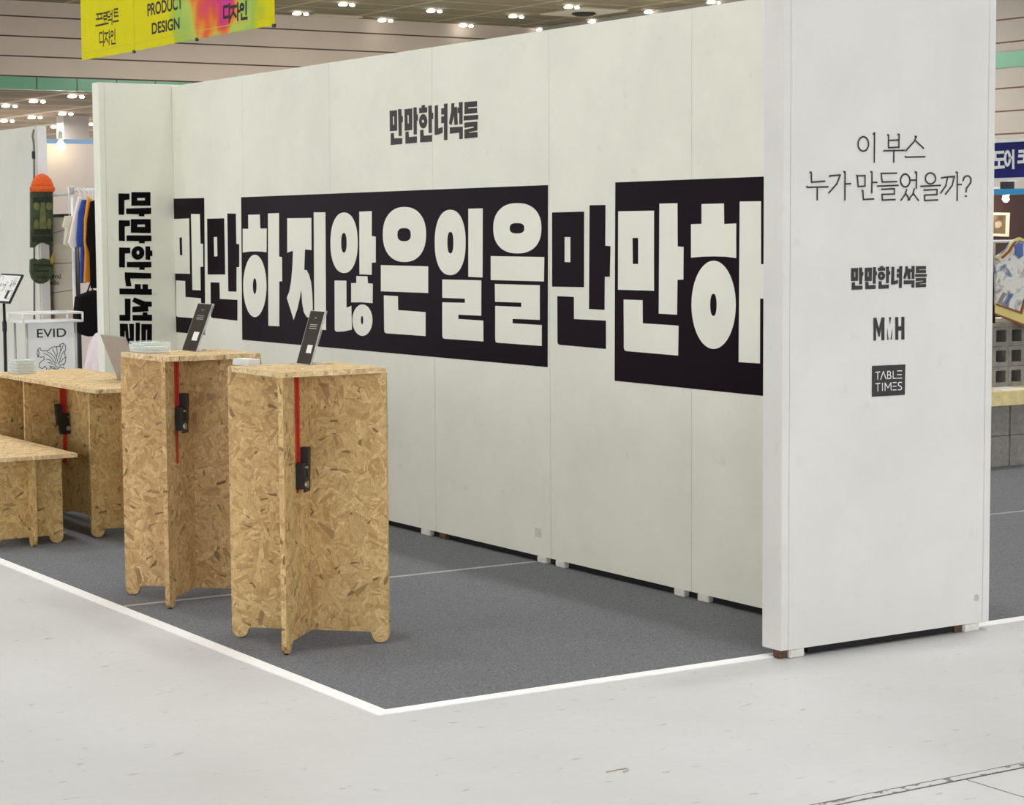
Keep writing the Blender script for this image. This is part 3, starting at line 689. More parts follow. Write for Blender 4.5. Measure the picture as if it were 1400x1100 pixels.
def ratchet_strap(base, d, n, z_top, z_buckle, z_end, label, tail=True):
    """webbing hanging down the face of a panel: d along the panel, n out of its face"""
    d, n = Vector(d).normalized(), Vector(n).normalized(); b = Vector((base[0], base[1], 0))
    t = thing('ratchet_strap', label, 'strap', (b.x, b.y, z_end))
    def slab(name, u0, u1, n0, n1, z0, z1, m, par, du=0.):
        bm = bmesh.new(); vs = []
        for u, nn, z in ((u0, n0, z0), (u1, n0, z0), (u1, n1, z0), (u0, n1, z0), (u0+du, n0, z1), (u1+du, n0, z1), (u1+du, n1, z1), (u0+du, n1, z1)):
            vs.append(bm.verts.new(b+d*u+n*nn+Vector((0, 0, z))))
        for f in ((0, 3, 2, 1), (4, 5, 6, 7), (0, 1, 5, 4), (1, 2, 6, 5), (2, 3, 7, 6), (3, 0, 4, 7)): bm.faces.new([vs[i] for i in f])
        bevel(bm, .0008, 1)
        return link(name, me_from(bm, name), m, par)
    slab('webbing', -.015, .004, .0005, .003, z_buckle+.03, z_top, M['red'], t)
    slab('webbing', .006, .022, .004, .0065, z_buckle+.03, z_top, M['red'], t)
    if z_end < z_buckle-.05: slab('loose_tail', -.008, .012, .001, .003, z_end, z_buckle-.03, M['red'], t, -.006)
    bu = slab('buckle_body', -.016, .03, .001, .03, z_buckle-.045, z_buckle+.045, M['buckle'], t)
    slab('ratchet_handle', .016, .044, .004, .034, z_buckle-.01, z_buckle+.095, M['buckle'], t, .008)
    slab('side_cheek', -.018, .034, .028, .036, z_buckle-.055, z_buckle-.005, M['buckle'], bu)
    def knob(name, u, z, r):
        fr = Frame(b+d*u+Vector((0, 0, z)), d, (0, 0, 1)); 
        if fr.n.dot(n) < 0: fr = Frame(b+d*u+Vector((0, 0, z)), -d, (0, 0, 1))
        link(name, shape_me([ell(0, 0, r, r, 16)], fr, off=.038, thick=.008), M['bolt'], bu)
    knob('axle_bolt', -.008, z_buckle-.028, .012); knob('pin', -.008, z_buckle+.03, .004)
    return t
TOPZ = .965
X2, Y2, S2 = -1.802, -.039, .410
X1, Y1 = -1.785, .996
bar_table(X2, Y2, S2, TOPZ, M['osb'], 'nearest tall square chipboard bar table on crossed panels')
bar_table(X1, Y1, S2, TOPZ, M['osb_pink'], 'tall chipboard bar table directly behind the nearest one, with stacked clear trays on top')
q = math.sqrt(.5)
def on_panel_face(px, py, c, n):
    d = ray(px, py); t = (Vector((c[0], c[1], 0))-Vector((CAM.x, CAM.y, 0))).dot(Vector(n))/d.dot(Vector(n)); return CAM+d*t
nf = Vector((q, -q, 0))
for (xx, yy), (bx, by), ztop, yend, lab in (((X2, Y2), (406, 650), TOPZ-TH-.002, None, 'red ratchet strap with black buckle on the nearest bar table'),
                                           ((X1, Y1), (241, 572), TOPZ-TH-.002, 635, 'red ratchet strap with loose tail on the second bar table behind')):
    c = Vector((xx+S2/2, yy+S2/2, 0)) + nf*(TH/2)
    P = on_panel_face(bx, by, c, nf)
    zend = P.z-.06 if yend is None else on_panel_face(bx-4, yend, c, nf).z
    ratchet_strap((P.x, P.y), (q, q, 0), nf, ztop, P.z, zend, lab)

def long_table(x0, x1, y0, y1, h, m, inset, px0, px1, label, name, cat, ends):
    t = thing(name, label, cat, ((x0+x1)/2, (y0+y1)/2, CF))
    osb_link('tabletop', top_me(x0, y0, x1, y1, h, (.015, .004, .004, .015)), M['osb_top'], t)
    cx = (x0+x1)/2
    osb_link('spine_panel', panel_me((cx, (y0+y1)/2), (0, 1), y1-y0-.03, h-TH-CF-.002, CF+.002, .045), m, t)
    for ye, ex in ends:
        osb_link('end_panel', panel_me(((px0-ex+px1)/2, ye), (1, 0), px1-px0+ex, h-TH-CF-.002, CF+.002), m, t)
    return t
DZ = .722
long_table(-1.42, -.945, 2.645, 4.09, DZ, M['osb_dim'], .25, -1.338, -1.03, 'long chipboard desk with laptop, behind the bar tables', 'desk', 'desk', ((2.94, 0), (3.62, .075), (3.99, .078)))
BZ = .422
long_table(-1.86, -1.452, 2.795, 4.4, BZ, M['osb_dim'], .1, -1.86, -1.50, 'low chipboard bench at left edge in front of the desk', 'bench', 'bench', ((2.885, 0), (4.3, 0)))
P = ony(86, 577, 3.62-TH/2)
ratchet_strap((-1.1825-TH/2-.02, P.y), (-1, 0, 0), (0, -1, 0), DZ-TH-.002, P.z, P.z-.2, 'red ratchet strap with black buckle under the long desk')

# ------------------------------------------------------------------ things on the tables
def sign_holder(bl, br, tl, z, label, logo):
    """slanted acrylic holder whose poster faces -X; placed from its bottom corners on the table"""
    A, B = onz(*bl, z), onz(*br, z); w = math.hypot(A.x-B.x, A.y-B.y); x = (A.x+B.x)/2; ya, yb = max(A.y, B.y), min(A.y, B.y)
    T = ony(*tl, ya); lean, hh = T.x-x, T.z-z
    t = thing('sign_holder', label, 'sign', (x, (ya+yb)/2, z))
    ux = Vector((0, -1, 0)); uy = Vector((lean, 0, hh)); L = uy.length
    fr = Frame((x, ya, z+.002), ux, uy)
    W_ = ya-yb
    rect = lambda u0, v0, u1, v1: [[(u0, v0), (u1, v0), (u1, v1), (u0, v1)]]
    link('acrylic_sheet', join_me([shape_me(rect(0, 0, W_, L), fr, off=-.0045, thick=.003), shape_me(rect(-.002, -.002, W_+.002, L+.002), fr, off=-.0075, thick=.002)]), M['acrylic'], t)
    po = link('poster', shape_me(rect(.002, .002, W_-.002, L-.003), fr, off=-.0008, thick=.0012), M['poster'], t)
    link('edge_strip', shape_me(rect(0, 0, .0018, L), fr, off=-.001, thick=.003), M['grey_metal'], t)
    link('edge_strip', shape_me(rect(W_-.0018, 0, W_, L), fr, off=-.001, thick=.003), M['grey_metal'], t)
    tx = [[(W_*.42, L*.86), (W_*.55, L*.86)]] + [[(W_*.25+k*W_*.10, L*v), (W_*.25+k*W_*.10+W_*.07, L*v)] for v in (.735, .70, .665) for k in range(5)]
    link('heading', strokes_me(tx[:1], .0022, fr, off=.0), M['text_light'], po)
    link('lettering', strokes_me(tx[1:], .0022, fr, off=.0), M['text_light'], po)
    u0, v0, u1, v1 = logo
    link('white_label', shape_me(rect(W_*u0, L*v0, W_*u1, L*v1), fr, off=.0002, thick=.0006), M['paper'], po)
    bm = bmesh.new(); add_box(bm, (x-.002, yb, z+.0005), (x+lean+.03, ya, z+.003)); link('base_plate', me_from(bm, 'b'), M['acrylic'], t)
    return t
sign_holder((402.6, 497.4), (427, 499.4), (425, 424.4), TOPZ, 'slanted charcoal sign in clear holder on the nearest bar table', (.46, .21, .8, .36))
sign_holder((248.4, 479), (268.4, 481.2), (271, 414.4), TOPZ, 'slanted charcoal sign in clear holder on the second bar table', (.42, .22, .78, .4))

# white card stack at the corner of the nearest bar table
def card_pile(c, w, l, n, th, rot, m, name, label, cat='cards'):
    t = thing(name, label, cat, c, rot)
    R_ = Matrix.Translation(Vector(c)) @ Matrix.Rotation(rot, 4, 'Z')
    for k in range(n):
        j = random.uniform(-.0015, .0015)
        bm = bmesh.new(); add_box(bm, (-w/2+j, -l/2-j, .0004+k*th), (w/2+j, l/2-j, (k+1)*th), R_); link('card', me_from(bm, 'card'), m, t)
    return t
P = onz(337, 499, TOPZ)
card_pile((P.x, P.y+.0, TOPZ), .052, .088, 12, .0019, .25, M['paper'], 'card_stack', 'white card stack on the left corner of the nearest bar table')
def tray_set(c, z, w, l, h, piles, label):
    t = thing('card_tray', label, 'tray', (c[0], c[1], z))
    x, y = c
    bm = bmesh.new()
    add_box(bm, (x-w/2, y-l/2, z+.0005), (x+w/2, y+l/2, z+.003))
    for lo, hi in (((x-w/2, y-l/2), (x-w/2+.002, y+l/2)), ((x+w/2-.002, y-l/2), (x+w/2, y+l/2)), ((x-w/2+.002, y-l/2), (x+w/2-.002, y-l/2+.002)), ((x-w/2+.002, y+l/2-.002), (x+w/2-.002, y+l/2))):
        add_box(bm, (lo[0], lo[1], z+.003), (hi[0], hi[1], z+h))
    link('clear_case', me_from(bm, 'case'), M['acrylic'], t)
    for (dx, dy, pw, pl, n, th) in piles:
        for k in range(n):
            j = random.uniform(-.002, .002)
            box('leaflet', (x+dx-pw/2+j, y+dy-pl/2, z+.0035+k*th), (x+dx+pw/2+j, y+dy+pl/2, z+.0035+(k+.72)*th), M['paper_green'] if k % 3 else M['paper'], t)
    return t
P = onz(193, 481, TOPZ)
tray_set((-1.70, 1.315), TOPZ, .105, .17, .043, [(-.0, .035, .085, .08, 8, .0045), (-.0, -.045, .085, .07, 5, .0045)], 'clear tray of pale leaflets on the second bar table beside the laptop')
P = onz(24, 511, DZ)
tray_set((P.x+.03, P.y+.02), DZ, .10, .13, .072, [(0, 0, .088, .115, 12, .0055)], 'clear box of stacked pale leaflets at far left on the long desk')

# laptop
P = onz(160.5, 517.8, DZ); T = at(142.2, 469.2, (P-CAM).dot(FWD)+.0)
lean, hh, LW = -.080, .205, .31
t = thing('laptop', 'open grey laptop on the long desk seen from behind its lid', 'laptop', (P.x, P.y-LW/2, DZ))
fr = Frame((P.x, P.y, DZ+.014), (0, -1, 0), (lean, 0, hh))
lid = link('lid', shape_me([top for top in [[(0, 0), (LW, 0), (LW, .218), (0, .218)]]], fr, off=0, thick=.004, bev=.0012), M['laptop'], t)
scr = mat('dark_screen', rgb(22, 24, 30), rough=.15, noise=.1, nscale=4)
link('screen', shape_me([[(.008, .012), (LW-.008, .012), (LW-.008, .21), (.008, .21)]], fr, off=-.0042, thick=.0006), scr, lid)
b_ = box('base', (P.x-.004, P.y-LW, DZ+.0005), (P.x+.215, P.y, DZ+.013), M['laptop'], t, bev=.003)
box('keyboard', (P.x+.03, P.y-LW+.02, DZ+.0131), (P.x+.12, P.y-.02, DZ+.0142), M['buckle'], b_)

# ------------------------------------------------------------------ hanging yellow banners
BX = 3.0
BF = Frame((BX, 0, 0), (0, -1, 0), (0, 0, 1))
def mat_art():
    m = mat('yellow_cloth_with_colour_blobs', rgb(219, 209, 14), rough=.8, spec=.2); g = G(m)
    co = g.n('ShaderNodeNewGeometry').outputs['Position']
    n = g.n('ShaderNodeTexNoise'); n.inputs['Scale'].default_value = 2.1; n.inputs['Detail'].default_value = 1.5; n.inputs['Distortion'].default_value = .5; g.l(co, n.inputs['Vector'])
    u, v = BF.uv(296, 14); C0 = BF.p(u, v)
    dv = g.n('ShaderNodeVectorMath', operation='DISTANCE'); g.l(co, dv.inputs[0]); dv.inputs[1].default_value = C0
    fall = g.math('SUBTRACT', 1.0, g.math('MINIMUM', g.math('MULTIPLY', g.math('POWER', dv.outputs['Value'], 2.0), .75), 1.1))
    f = g.math('ADD', g.math('MULTIPLY', fall, .52), g.math('MULTIPLY', n.outputs['Fac'], .62))
    c = g.ramp(f, [(.46, rgb(219, 209, 14)), (.56, rgb(178, 196, 60)), (.66, rgb(160, 196, 96)), (.76, rgb(186, 204, 92)), (.79, rgb(232, 150, 60)), (.82, rgb(226, 100, 56)), (.86, rgb(214, 60, 130)), (.95, rgb(205, 66, 148))])
    g.l(c, g.b.inputs['Base Color']); return m
M['art'] = mat_art()
bx = [(112.2, 82.5), (184.8, 69.6), (270.8, 53), (376.5, 34)]
def banner(pa, pb, m, label, gap=.012):
    (ua, va), (ub, vb) = BF.uv(*pa), BF.uv(*pb); v = (va+vb)/2; top = v+1.9
    P = BF.p((ua+ub)/2, v)
    t = thing('hanging_banner', label, 'banner', P, 0, 'yellow banners hanging in a row')
    link('cloth', shape_me([[(ua, va), (ub-gap, vb), (ub-gap, top), (ua, top)]], BF, off=0, thick=.004), m, t)
    link('hem', strokes_me([[(ua+.01, va+.07), (ub-gap-.01, vb+.07)]], .006, BF, off=.0022), mat('hem_stitch', rgb(196, 188, 30), noise=.05), t)
    tube('top_rod', [BF.p(ua, top), BF.p(ub-gap, top)], .014, M['grey_metal'], t)
    for u in (ua+.1, ub-gap-.1): tube('hanging_wire', [BF.p(u, top), Vector((BX, BF.p(u, 0).y, CEIL_Z-.002))], .004, M['grey_metal'], t, 6)
    box('corner_weight', BF.p(ub-gap-.03, vb-.02, -.012), BF.p(ub-gap, vb+.01, .012), M['buckle'], t)
    return t
b1 = banner(bx[0], bx[1], M['yellow'], 'plain yellow hanging banner with black Korean text, leftmost of the row')
b2 = banner(bx[1], bx[2], M['art'], 'yellow hanging banner reading PRODUCT DESIGN in black')
b3 = banner(bx[2], bx[3], M['art'], 'rightmost yellow hanging banner with pink and orange colour blobs')
K_ = crop(0, 0, 5.789)
KT = [[(764, 114), (815, 106)], [(777, 113), (778, 150)], [(802, 109), (803, 146)], [(763, 153), (815, 145)], [(760, 204), (816, 194)],
      [(822, 104), (846, 100), (846, 125), (823, 129), (824, 153), (848, 149)], [(834, 152), (834, 178)], [(808, 193), (860, 184)],
      [(872, 92), (853, 95), (853, 135), (874, 131)], [(889, 80), (889, 152)], [(874, 113), (889, 111)], [(858, 160), (889, 155), (888, 192)],
      [(936, 70), (905, 75), (906, 130), (938, 125)], [(906, 102), (934, 97)], [(897, 172), (941, 164)]]
DJI = [[(812, 258), (790, 262), (790, 336), (813, 331)], [(820, 245), (820, 366)], [(827, 265), (858, 259)], [(844, 262), (840, 302), (826, 338)], [(842, 302), (857, 332)], [(866, 240), (866, 354)], [(866, 296), (878, 294)],
       ell(889, 266, 9, 18, 16)+[(898, 266)], [(911, 230), (911, 316)], [(886, 318), (886, 348), (916, 343)]]
link('lettering', strokes_me([onto(BF, K_(p)) for p in KT+DJI], .0165, BF, off=.0024, thick=.001), M['ink'], b1)
J_ = crop(220, 0, 3.5)
def remap(p): return [(300+(x-788)/130*115, 25+(y-(250-(x-788)*.16))/112*78-(x-788)*.14) for x, y in p]
link('lettering', strokes_me([onto(BF, J_(remap(p))) for p in DJI], .026, BF, off=.0024, thick=.001), M['ink'], b3)
def slanted_text(s, p_bl, p_br, p_tl, parent):
    """word fitted between its bottom-left, bottom-right and top-left corners on the banner"""
    a, b, c = BF.uv(*p_bl), BF.uv(*p_br), BF.uv(*p_tl)
    me = text_me(s, BF, a[0], (a[1]+b[1])/2, b[0], (a[1]+b[1])/2+(c[1]-a[1]), off=.0024, thick=.001, bold=.025)
    link('lettering', me, M['ink'], parent)
slanted_text('PRODUCT', (202, 22.5), (250, 12), (202, 5), b2)
slanted_text('DESIGN', (208, 47), (246, 40), (208, 31), b2)

# ------------------------------------------------------------------ neighbouring booth on the left
M['bg_wall'] = mat_wall('neighbour_panel', rgb(216, 215, 204)); M['bg_pink'] = mat('pinkish_white_panel', rgb(236, 222, 214), rough=.8, noise=.02, nscale=2)
NX, NY = .90, 9.83
sw = thing('partition_wall', 'plain white partition at far left with a grey cable on its end', 'wall', (NX+.04, 12, 0))
box('wall_panel', (NX, NY, ZB), (NX+.085, 13.2, H), M['bg_wall'], sw)
box('end_strip', (NX+.012, NY-.012, ZB), (NX+.085, NY-.0005, H), M['white_metal'], sw)
for yy in (10.2, 12.6): box('foot', (NX, yy, .0005), (NX+.08, yy+.08, ZB), M['foot'], sw)
cab = [onx(46, 177, NX+.0)+Vector((-.006, -.02, .0)), onx(45.0, 186, NX)+Vector((-.012, -.02, 0)), onx(46.3, 200, NX)+Vector((-.008, -.02, 0)), onx(46.6, 240, NX)+Vector((-.008, -.02, 0)), onx(46.8, 440, NX)+Vector((-.008, -.02, 0))]
ct = thing('cable', 'thin grey cable hanging down the end of far left partition', 'cable', cab[-1])
tube('cord', cab, .007, mat('grey_cord', rgb(120, 116, 108), rough=.6, noise=.05), ct, 8)
pp = onx(46.2, 212, NX)+Vector((-.008, -.02, 0)); box('inline_switch', (pp.x-.014, pp.y-.012, pp.z-.032), (pp.x+.014, pp.y+.012, pp.z+.032), M['buckle'], ct, bev=.005)

# carved board in two pieces with a knitted cap, fixed on the partition end
SD = 9.72
SF = Frame((0, SD, 0), (1, 0, 0), (0, 0, 1))
M['carve'] = mat('dark_green_carving', rgb(58, 70, 40), rough=.6, noise=.45, nscale=22)
M['carve_dark'] = mat('blackish_green', rgb(24, 34, 22), rough=.6, noise=.3, nscale=30)
M['carve_lite'] = mat('olive_carving', rgb(104, 108, 56), rough=.6, noise=.3, nscale=25)
S_ = crop(0, 180, 5.789); S3 = crop(0, 350, 5.789)
def prism(name, cr, pts, frame, m, parent=None, off=0., thick=.03, bev=0.):
    return link(name, shape_me([onto(frame, cr(pts))], frame, off=off, thick=thick, bev=bev), m, parent)
P = SF.p(*SF.uv(57, 300))
t = thing('carved_board', 'upper half of broken dark green carved board with long face below orange beanie', 'board', P)
up = prism('board', S_, [(243, 478), (413, 478), (413, 890), (385, 892), (350, 876), (318, 876), (290, 892), (268, 914), (243, 914)], SF, M['carve'], t, 0, .026, .003)
for nm, pts, mm in (('brow', [(258, 522), (400, 522), (400, 560), (258, 560)], 'carve_dark'), ('nose', [(318, 555), (344, 555), (362, 768), (306, 768)], 'carve_lite'),
                    ('eye', ell(282, 590, 22, 30, 20), 'carve_lite'), ('eye', ell(382, 588, 22, 30, 20), 'carve_lite'),
                    ('cheek', ell(282, 735, 18, 40, 18), 'carve_lite'), ('cheek', ell(384, 730, 18, 40, 18), 'carve_lite'),
                    ('mouth', [(266, 770), (400, 770), (392, 812), (350, 800), (310, 800), (272, 812)], 'carve_dark'), ('chin_band', [(246, 828), (410, 828), (410, 868), (246, 868)], 'carve_dark')):
    prism(nm, S_, pts, SF, M[mm], t, .017, .006, .002)
P = SF.p(*SF.uv(57, 370))
t = thing('carved_board', 'lower rounded tip of broken green board with yellow splinter, above acrylic stand', 'board', P)
prism('board', S3, [(240, 30), (268, 20), (300, 32), (340, 20), (375, 28), (412, 40), (410, 110), (398, 160), (375, 195), (340, 214), (308, 216), (275, 203), (250, 170), (238, 120)], SF, M['carve'], t, 0, .026, .003)
prism('splinter', S3, [(392, 34), (424, -38), (418, 50), (402, 70)], SF, mat('mustard_wood', rgb(170, 142, 40), noise=.2, nscale=40), t, .012, .012, .001)
for pts in ([(256, 60), (404, 66), (403, 82), (256, 78)], [(270, 110), (380, 112), (378, 124), (272, 122)], [(284, 160), (366, 162), (362, 174), (290, 172)]):
    prism('groove', S3, pts, SF, M['carve_dark'], t, .017, .005, .001)
M['beanie'] = mat('orange_knit', rgb(232, 98, 36), rough=.9, noise=.18, nscale=90, bump=.6, bscale=300)
P = SF.p(*SF.uv(57, 262)); w = abs(SF.uv(73.5, 250)[0]-SF.uv(40, 250)[0])/2; zb = SF.uv(57, 262)[1]; zt = SF.uv(57, 237.5)[1]; hh = zt-zb
t = thing('beanie', 'orange knitted beanie worn on top of the green carved board', 'hat', P)
def flat_lathe(prof, c):
    me = lathe_me(prof, c, 28)
    for v in me.vertices: v.co.y = c[1]+(v.co.y-c[1])*.55
    return me
cxb = SF.uv(57, 250)[0]+.004
link('crown', flat_lathe([(w*.93, hh*.2), (w*.9, hh*.4), (w*.74, hh*.68), (w*.45, hh*.9), (w*.12, hh*1.0)], (cxb, SD, zb)), M['beanie'], t)
link('cuff', flat_lathe([(w*.94, 0), (w*1.0, hh*.03), (w*1.02, hh*.18), (w*.97, hh*.30), (w*.9, hh*.30)], (cxb, SD, zb)), M['beanie'], t)

# back wall of that booth, its blue fascia and clip lamp
PWY = 12.9
xa, xb = ony(60, 197, PWY).x, ony(150, 197, PWY).x
pw = box('partition_panel', (NX+.09, PWY, 0), (xb+.8, PWY+.06, ony(95, 196.5, PWY).z), M['bg_pink']); tag(pw, 'pinkish white partition behind the clothes rail at left', 'wall')
fa, fb = ony(40, 193, 20).x, ony(160, 193, 20).x
bw = thing('fascia_board', 'pale blue fascia strip above the pinkish white partition', 'fascia', ((fa+fb)/2, 20, 0))
box('board', (fa, 20, ony(90, 205, 20).z), (fb, 20.1, ony(90, 190, 20).z), mat('sky_blue_board', rgb(158, 196, 236), rough=.6, noise=.03), bw)
for x in (fa+.05, fb-.15): box('post', (x, 20.02, .0005), (x+.1, 20.08, ony(90, 200, 20).z), M['white_metal'], bw)
P = ony(83, 199, PWY-.12)
t = thing('clip_lamp', 'glowing warm bare bulb clipped to pinkish partition top', 'lamp', P)
link('bulb', lathe_me([(.012, .06), (.02, .045), (.042, .01), (.046, -.01), (.03, -.04), (.006, -.05)], P, 18), mat('bulb_glow', (1, .84, .55, 1), emit=6), t)
link('socket', lathe_me([(.02, .13), (.024, .12), (.022, .06), (.016, .055)], P, 14), M['grey_metal'], t)
tube('arm', [P+Vector((0, 0, .12)), P+Vector((.02, .06, .17)), P+Vector((.03, .118, .10))], .004, M['buckle'], t)
pl = bpy.data.lights.new('bulb_light', 'POINT'); pl.energy = 1.0; pl.color = (1, .8, .5); pl.shadow_soft_size = .05
po = bpy.data.objects.new('bulb_light', pl); COL.objects.link(po); po.location = P+Vector((0, -.07, -.03))

# clothes rail with its post, board and garments
RY = 9.3
post_px = 99.3
PB = ony(post_px, 300, RY); RX = PB.x; RZ = ony(post_px, 260, RY).z
t = thing('clothes_rack', 'white pipe clothes rail beside the end panel at left', 'rack', (RX, RY, 0))
tube('post', [(RX, RY, .0), (RX, RY, RZ+.03)], .013, M['white_metal'], t)
tube('rail', [(RX-.01, RY, RZ), (RX+.75, RY, RZ)], .015, M['white_metal'], t)
tube('side_rail', [(RX, RY, RZ-.03), (RX, RY+1.5, RZ-.03)], .012, M['grey_metal'], t)
tube('post', [(RX, RY+1.5, 0), (RX, RY+1.5, RZ)], .013, M['white_metal'], t)
tube('post', [(RX+.75, RY, 0), (RX+.75, RY, RZ+.03)], .013, M['white_metal'], t)
link('pipe_joint', lathe_me([(.016, -.03), (.018, -.026), (.018, .02), (.014, .026)], (RX, RY, RZ), 14), M['grey_metal'], t)
# grey creased board hung from the side rail
GX = ony(102.5, 300, RY+.04).x
GF = Frame((GX, 0, 0), (0, -1, 0), (0, 0, 1))
g0, g1 = GF.uv(63, 300), GF.uv(102.5, 300); gz = GF.uv(90, 294.5)[1]
P = GF.p((g0[0]+g1[0])/2, 0)
t = thing('display_board', 'tall grey creased display board with small black studio lettering behind acrylic stand', 'board', P)
link('board', shape_me([[(g0[0], .0), (g1[0], .0), (g1[0], gz), (g0[0], gz)]], GF, off=0, thick=.012), mat('creased_grey_card', rgb(168, 158, 140), rough=.85, noise=.05, nscale=5), t)
ed = [[(g0[0], gz), (g1[0], gz)], [(g1[0]-.008, 0), (g1[0]-.008, gz)]]
link('frame', strokes_me(ed, .026, GF, off=.0065, thick=.008), M['buckle'], t)
q0 = ony(105.5, 337, 9.02); tube('stand_post', [(q0.x, 9.02, .0005), (q0.x, 9.02, q0.z)], .017, M['buckle'], t)
cr_ = [[(60, 322), (72, 319), (90, 314), (102, 309)], [(60, 361), (72, 360.5), (102, 359)], [(60, 403), (68, 401), (103, 396)]]
link('crease', strokes_me([[GF.uv(*p) for p in l] for l in cr_], .007, GF, off=.0062), mat('crease_shadow', rgb(92, 84, 72), noise=.05), t)
def small_text(s, p0, p1, h, parent):
    a, b = GF.uv(*p0), GF.uv(*p1)
    link('lettering', text_me(s, GF, a[0], a[1], b[0], a[1]+h, off=.0066, bold=.015), M['ink'], parent)
small_text('o_evid', (64, 381), (84, 381), .045, t); small_text('_studio', (62, 389.5), (82, 389.5), .045, t)
# garments hang side by side from the rail, each a puffed cloth with hanger
def garment(pts, y, m, label, hx, extra=None, th=.010, group='garments on the white rail'):
    fr = Frame((0, y, 0), (1, 0, 0), (0, 0, 1))
    uv = [fr.uv(*p) for p in pts]; top = max(v for u, v in uv); u = fr.uv(hx, 270)[0]
    t = thing('hanging_shirt', label, 'garment', (u, y, top), 0, group)
    link('cloth', shape_me([uv], fr, off=0, thick=th, bev=.011, res=3), m, t)
    tube('hanger_hook', [(u, y, top-.01), (u, y, RZ-.015), (u, RY-.02, RZ+.017), (u, RY+.002, RZ+.0175)], .004, M['white_metal'], t, 6)
    if extra: extra(t, fr)
cl = lambda n, c: mat(n, c, rough=.9, spec=.1, noise=.08, nscale=12)
M['cloth_white'] = cl('white_cotton', rgb(236, 226, 222)); M['cloth_blue'] = cl('blue_cotton', rgb(58, 82, 158)); M['cloth_orange'] = cl('orange_cotton', rgb(226, 146, 52)); M['cloth_black'] = cl('black_cotton', rgb(20, 18, 18)); M['cloth_cream'] = cl('cream_cotton', rgb(214, 208, 186))
garment([(90, 297), (98, 297), (99, 309), (97, 335), (88.5, 333), (91, 311), (87, 309)], RY-.035, M['cloth_cream'], 'cream lace top hanging leftmost on the white rail', 94)
garment([(108, 271), (110.5, 271), (112, 300), (107, 334), (101, 341), (95, 331), (101, 300)], RY-.08, M['cloth_white'], 'white shirt second from left on the white rail', 109)
garment([(113.5, 275), (117, 275), (117.5, 300), (116, 328), (118, 340), (115.5, 385), (110.5, 385), (112.5, 330), (107, 337), (106.5, 325), (109, 290)], RY-.125, M['cloth_blue'], 'blue shirt between white and orange ones on the rail', 115.5)
garment([(121, 272), (123.3, 274), (122.5, 300), (119, 328), (124, 340), (126, 360), (122, 384), (116.5, 384), (118, 345), (116.5, 328), (117, 300)], RY-.17, M['cloth_orange'], 'orange shirt between blue and black ones on the rail', 122)
garment([(125.5, 277), (131, 275), (133, 340), (131, 392), (126, 392), (124.5, 345), (120, 332), (121.5, 300)], RY-.215, M['cloth_black'], 'black shirt at right end of rail beside the end panel', 127)
# black shoulder bag hung lower, white bag below it
BFm = Frame((0, 8.85, 0), (1, 0, 0), (0, 0, 1))
P = BFm.p(*BFm.uv(118, 455))
t = thing('tote_bag', 'black fabric bag hanging below the shirts beside the end panel', 'bag', P)
link('bag_body', shape_me([[BFm.uv(*p) for p in ((108, 408), (117, 404), (128, 400), (134, 402), (133, 455), (120, 456), (107, 452), (105.5, 430))]], BFm, off=0, thick=.07, bev=.02, res=3), M['cloth_black'], t)
s0, s1 = BFm.p(*BFm.uv(117, 407)), BFm.p(*BFm.uv(129, 402)); tp = Vector(((s0.x+s1.x)/2+.01, RY-.02, RZ-.01))
tube('strap', [s0, BFm.p(*BFm.uv(123.5, 387)), s1], .008, M['cloth_black'], t, 6)
P = BFm.p(BFm.uv(120, 480)[0], 0)
t = thing('plastic_bag', 'crumpled whitish pink bag standing under the black bag', 'bag', P)
bm = bmesh.new(); bmesh.ops.create_icosphere(bm, subdivisions=4, radius=1)
for v in bm.verts:
    c = v.co; k = 1+.10*math.sin(7*c.x+3*c.z)*math.cos(5*c.z+4*c.y)+.05*math.sin(15*c.y+9*c.z)
    zz = (c.z+1)/2; taper = 1.0-.35*zz**3
    v.co = Vector((P.x+.03+c.x*.12*k*taper, 8.72+c.y*.09*k*taper, .002+zz*BFm.uv(124, 454)[1]))
link('bag_body', me_from(bm, 'b', True), mat('milky_plastic', rgb(228, 214, 216), rough=.45, noise=.06, nscale=14), t)

